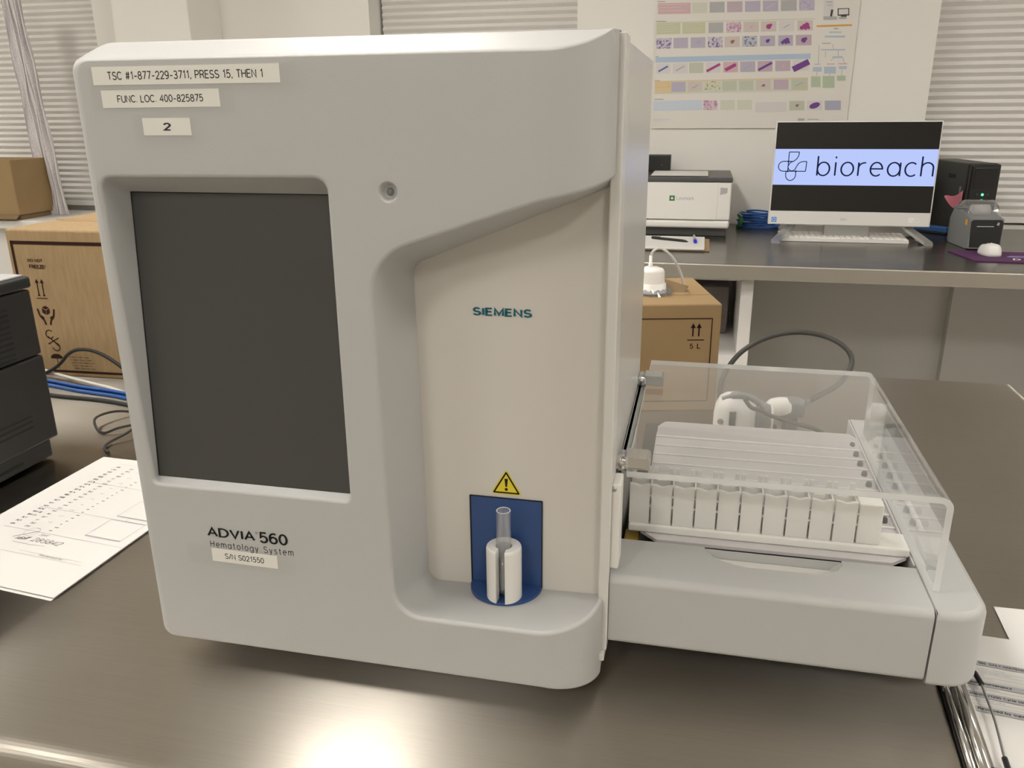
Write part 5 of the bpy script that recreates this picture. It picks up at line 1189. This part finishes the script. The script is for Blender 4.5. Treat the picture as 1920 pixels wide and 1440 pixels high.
# ------------------------------------------------------------------ poster of stained slides
PO = thing('wall_poster', 'poster of stained cell pictures in coloured rows on the wall above the monitor', 'poster', (0.58, 2.99, 0.37))
MB().box(0.2175, 0.9550, 2.9935, 2.9955, 0.370, 1.10, 0.0).build('sheet', 'poster', PO)
CX = (0.11127942501867605, 0.0004921733953007228, 1.670676327205338e-05, -1.4466363417614016e-08, 1.9387416449209802e-08, 1.589665701021625e-09)
CZ = (0.8451779520135146, -1.5790732527220173e-05, -0.00045207559384604165, 2.655751341310329e-10, 1.3608871333970541e-08, -1.9836267050778522e-08)
def uv(a, b): v = (1, a, b, a*a, a*b, b*b); return sum(c*q for c, q in zip(CX, v)), sum(c*q for c, q in zip(CZ, v))
PM = {'pink': (0.62, 0.42, 0.44), 'green': (0.55, 0.56, 0.36), 'blue': (0.42, 0.53, 0.66), 'orange': (0.70, 0.50, 0.24), 'lav': (0.46, 0.42, 0.52), 'grey': (0.42, 0.42, 0.42), 'warm': (0.60, 0.53, 0.50), 'pale': (0.66, 0.63, 0.62), 'sage': (0.52, 0.54, 0.44), 'mauve': (0.50, 0.40, 0.46), 'bluegrey': (0.40, 0.40, 0.50), 'palegreen': (0.62, 0.63, 0.52), 'ltblue': (0.56, 0.63, 0.72), 'tan': (0.66, 0.55, 0.36), 'line': (0.34, 0.34, 0.36), 'or2': (0.70, 0.36, 0.07), 'magenta': (0.36, 0.05, 0.22), 'violet': (0.16, 0.05, 0.26), 'cobalt': (0.10, 0.14, 0.42), 'brown': (0.28, 0.16, 0.12), 'dark': (0.05, 0.05, 0.05), 'flow': (0.44, 0.52, 0.62), 'flowg': (0.44, 0.52, 0.38)}
keys = list(PM); pmats = [mat('print_'+k, PM[k], 0.5) for k in keys]
for nm, a, b, s_, lo_, hi_, sd in (('st_purple', (0.58, 0.55, 0.60), (0.20, 0.12, 0.32), 130, 0.48, 0.58, 1.0), ('st_pink', (0.66, 0.55, 0.58), (0.45, 0.22, 0.38), 110, 0.45, 0.60, 2.0), ('st_blue', (0.50, 0.50, 0.54), (0.16, 0.17, 0.34), 120, 0.52, 0.60, 3.0), ('st_green', (0.62, 0.62, 0.48), (0.25, 0.24, 0.16), 150, 0.55, 0.62, 4.0), ('st_lav', (0.52, 0.47, 0.58), (0.40, 0.36, 0.50), 120, 0.4, 0.7, 5.0)):
    keys.append(nm); pmats.append(stain('print_'+nm, a, b, s_, lo_, hi_, sd))
KI = {k: i for i, k in enumerate(keys)}
def make_print(name, fn):
    m = MB(); fn(m); used = sorted(set(m.m)); rm = {u_: i for i, u_ in enumerate(used)}; m.m = [rm[i] for i in m.m]; return m.build(name, [pmats[i] for i in used], PO)
YH = [2.9930]
def quad(m, pts, k, h=0): m.add([(uv(a, b)[0], 2.9932-0.0003*h, uv(a, b)[1]) for a, b in pts], [list(range(len(pts)))], KI[k])
def prect(m, a0, a1, b0, b1, k, h=0, sl=0.0): quad(m, [(a0, b0), (a1, b0+sl), (a1, b1+sl), (a0, b1)], k, h)
def bar_(m, a, b, w_, k, h=2):
    A, B = Vector(a), Vector(b); d = (B-A).normalized(); n_ = Vector((-d.y, d.x))*w_/2; quad(m, [A-n_, B-n_, B+n_, A+n_], k, h)
def blob(m, c, r, k, h=2, sy=1.0, rot=0.0): quad(m, [(c[0]+r*math.cos(rot)*math.cos(t_)-r*sy*math.sin(rot)*math.sin(t_), c[1]+r*math.sin(rot)*math.cos(t_)+r*sy*math.cos(rot)*math.sin(t_)) for t_ in [2*PI*i/14+0.0 for i in range(14)]], k, h)
def cell(xs, y0, y1, kinds, sl=-0.012):
    for (a0, a1), kd in zip(xs, kinds):
        base = kd if isinstance(kd, str) else kd[0]; off = (a0-210)*2*sl
        def fn(m, a0=a0, a1=a1, kd=kd, base=base, off=off):
            prect(m, a0, a1, y0+off, y1+off, base, 1, (a1-a0)*2*sl)
            if not isinstance(kd, str): kd[1](m, (a0+a1)/2, (y0+y1)/2+off, a1-a0, y1-y0)
        make_print('slide_picture', fn)
def rod(k, L_=0.4, w_=12): return lambda m, cx_, cy_, w__, h__: bar_(m, (cx_-w__*L_, cy_+h__*L_*0.75), (cx_+w__*L_, cy_-h__*L_*0.75), w_, k)
def dot(k, r=14): return lambda m, cx_, cy_, w__, h__: (blob(m, (cx_, cy_), r, k), blob(m, (cx_+r*0.8, cy_-r*0.6), r*0.6, k, 3))
def cluster(k, r=13): return lambda m, cx_, cy_, w__, h__: [blob(m, (cx_+dx*r, cy_+dy*r), r*f, k, 2+i*0.3) for i, (dx, dy, f) in enumerate(((-1.6, 1, 1), (-.4, .2, 1.1), (.9, -.4, 1.2), (1.7, .9, .8), (.2, 1.2, .8)))]
def text_block(name, a0, a1, b0, b1, k, n_=4):
    def fn(m):
        prect(m, a0, a1, b0, b1, k, 1, -(a1-a0)*0.02)
        for i in range(n_): prect(m, a0+8, a0+8+(a1-a0-16)*(0.6+0.4*random.random()), b0+10+(b1-b0-14)*i/n_, b0+13+(b1-b0-14)*i/n_, 'pale', 2, -(a1-a0)*0.02)
    make_print(name, fn)
for a, b, c_, d_ in ((222, 280, 10, 16), (212, 290, 164, 171), (196, 240, 628, 633), (195, 268, 774, 780), (205, 230, 440, 446)):
    make_print('row_heading', lambda m: prect(m, a, b, c_, d_, 'line', 1))
text_block('row_caption', 225, 480, 25, 112, 'pink', 3); text_block('row_caption', 492, 610, 20, 105, 'palegreen', 2)
cell([(628, 745), (765, 885), (905, 1025), (1045, 1165), (1185, 1310), (1328, 1450)], 26, 110, ['grey', 'mauve', 'lav', ('lav', rod('warm', .3, 5)), 'grey', 'st_lav'])
cell([(640, 745), (765, 885), (905, 1025), (1045, 1165), (1185, 1310), (1328, 1450)], -95, -10, ['mauve', 'st_pink', 'lav', 'pale', 'st_purple', 'mauve'])
make_print('row_band', lambda m: prect(m, 212, 1455, 172, 182, 'palegreen', 1, -1243*0.024))
text_block('row_caption', 213, 400, 182, 270, 'green', 4); text_block('row_caption', 414, 595, 178, 265, 'green', 4)
cell([(620, 735), (760, 875), (893, 1012), (1030, 1150), (1170, 1290), (1315, 1435)], 188, 268, ['grey', 'st_pink', ('warm', dot('pink', 10)), ('warm', dot('magenta', 20)), ('pale', rod('lav', .2, 8)), ('warm', cluster('magenta', 16))])
cell([(212, 330), (345, 460), (480, 595), (615, 730), (745, 865), (883, 1000), (1022, 1140), (1165, 1280), (1303, 1425)], 300, 382, ['st_purple', 'lav', ('lav', dot('bluegrey', 16)), 'st_purple', ('warm', dot('brown', 14)), 'st_blue', ('lav', dot('violet', 14)), ('lav', cluster('violet', 14)), ('mauve', dot('violet', 20))])
make_print('row_band', lambda m: prect(m, 205, 1418, 448, 490, 'blue', 1, -1213*0.024))
cell([(210, 320), (340, 455), (468, 580), (600, 715), (735, 850), (868, 985), (1005, 1120), (1142, 1260), (1280, 1405)], 498, 580, [('pale', rod('cobalt', .34, 14)), ('pale', rod('mauve', .3, 11)), ('sage', rod('warm', .1, 10)), ('pale', rod('magenta', .46, 20)), ('pink', rod('magenta', .36, 26)), ('lav', rod('bluegrey', .25, 10)), ('mauve', rod('violet', .47, 18)), ('mauve', dot('pink', 10)), ('pale', rod('violet', .5, 46))])
make_print('row_band', lambda m: prect(m, 200, 1398, 634, 736, 'tan', 0.5, -1198*0.024))
make_print('row_band', lambda m: prect(m, 330, 1270, 640, 736, 'palegreen', 0.8, -940*0.024))
text_block('row_caption', 200, 320, 640, 690, 'orange', 2)
cell([(330, 440), (460, 570), (590, 710), (728, 840), (860, 970), (993, 1105), (1130, 1245), (1268, 1390)], 646, 724, ['lav', ('warm', rod('line', .2, 6)), 'st_green', 'sage', 'sage', ('warm', cluster('brown', 6)), 'mauve', ('sage', rod('line', .25, 5))])
text_block('row_caption', 190, 570, 790, 868, 'ltblue', 3); text_block('row_caption', 985, 1232, 800, 880, 'pale', 3)
cell([(580, 690), (712, 825), (845, 960)], 792, 868, ['st_pink', 'palegreen', 'palegreen'], -0.008)
cell([(1252, 1370), (1390, 1510), (1530, 1655)], 798, 872, [('sage', dot('brown', 11)), ('pale', lambda m, cx_, cy_, w__, h__: blob(m, (cx_, cy_), 44, 'violet', 2, 0.5, -0.35)), 'bluegrey'], -0.004)
def analyzer_pic(m): prect(m, 1522, 1600, -40, 128, 'pale', 1); prect(m, 1518, 1625, 128, 155, 'grey', 1); bar_(m, (1588, 75), (1578, 128), 16, 'dark', 3); prect(m, 1540, 1590, 12, 18, 'line', 2); prect(m, 1545, 1590, 38, 42, 'line', 2)
make_print('instrument_picture', analyzer_pic)
def mon_pic(m): prect(m, 1630, 1722, 66, 124, 'dark', 1, -3); prect(m, 1638, 1714, 72, 114, 'pale', 2, -3); prect(m, 1655, 1700, 118, 132, 'dark', 2); prect(m, 1640, 1700, 134, 148, 'grey', 1)
make_print('computer_picture', mon_pic)
make_print('orange_rule', lambda m: bar_(m, (1465, 205), (1742, 196), 14, 'or2', 1))
def flow(m):
    for a0, a1, b0, b1, k in ((1600, 1635, 220, 228, 'line'), (1565, 1660, 247, 257, 'flow'), (1530, 1688, 279, 293, 'flow'), (1508, 1575, 335, 343, 'mauve'), (1500, 1690, 384, 394, 'flow'), (1590, 1668, 440, 454, 'flow'), (1448, 1495, 499, 506, 'pink'), (1545, 1605, 497, 505, 'pink'), (1635, 1705, 495, 503, 'pink'), (1435, 1506, 525, 560, 'flow'), (1524, 1616, 522, 576, 'flow'), (1640, 1702, 518, 540, 'flow'), (1422, 1497, 598, 682, 'flowg'), (1512, 1606, 594, 688, 'flowg'), (1624, 1692, 592, 632, 'flowg')): prect(m, a0, a1, b0, b1, k, 1)
    for a, b in (((1485, 350), (1478, 500)), ((1535, 400), (1535, 450)), ((1590, 345), (1600, 384)), ((1635, 394), (1635, 440)), ((1470, 560), (1462, 598)), ((1570, 576), (1565, 594)), ((1662, 540), (1660, 592)), ((1670, 454), (1685, 495)), ((1600, 454), (1575, 475))): bar_(m, a, b, 3, 'line', 1)
make_print('flow_chart', flow)
def foot(m): prect(m, 190, 320, 930, 938, 'pale', 1); prect(m, 190, 290, 946, 951, 'pale', 1); prect(m, 1318, 1370, 926, 945, 'grey', 1); prect(m, 1395, 1480, 930, 936, 'grey', 1)
make_print('footer_print', foot)
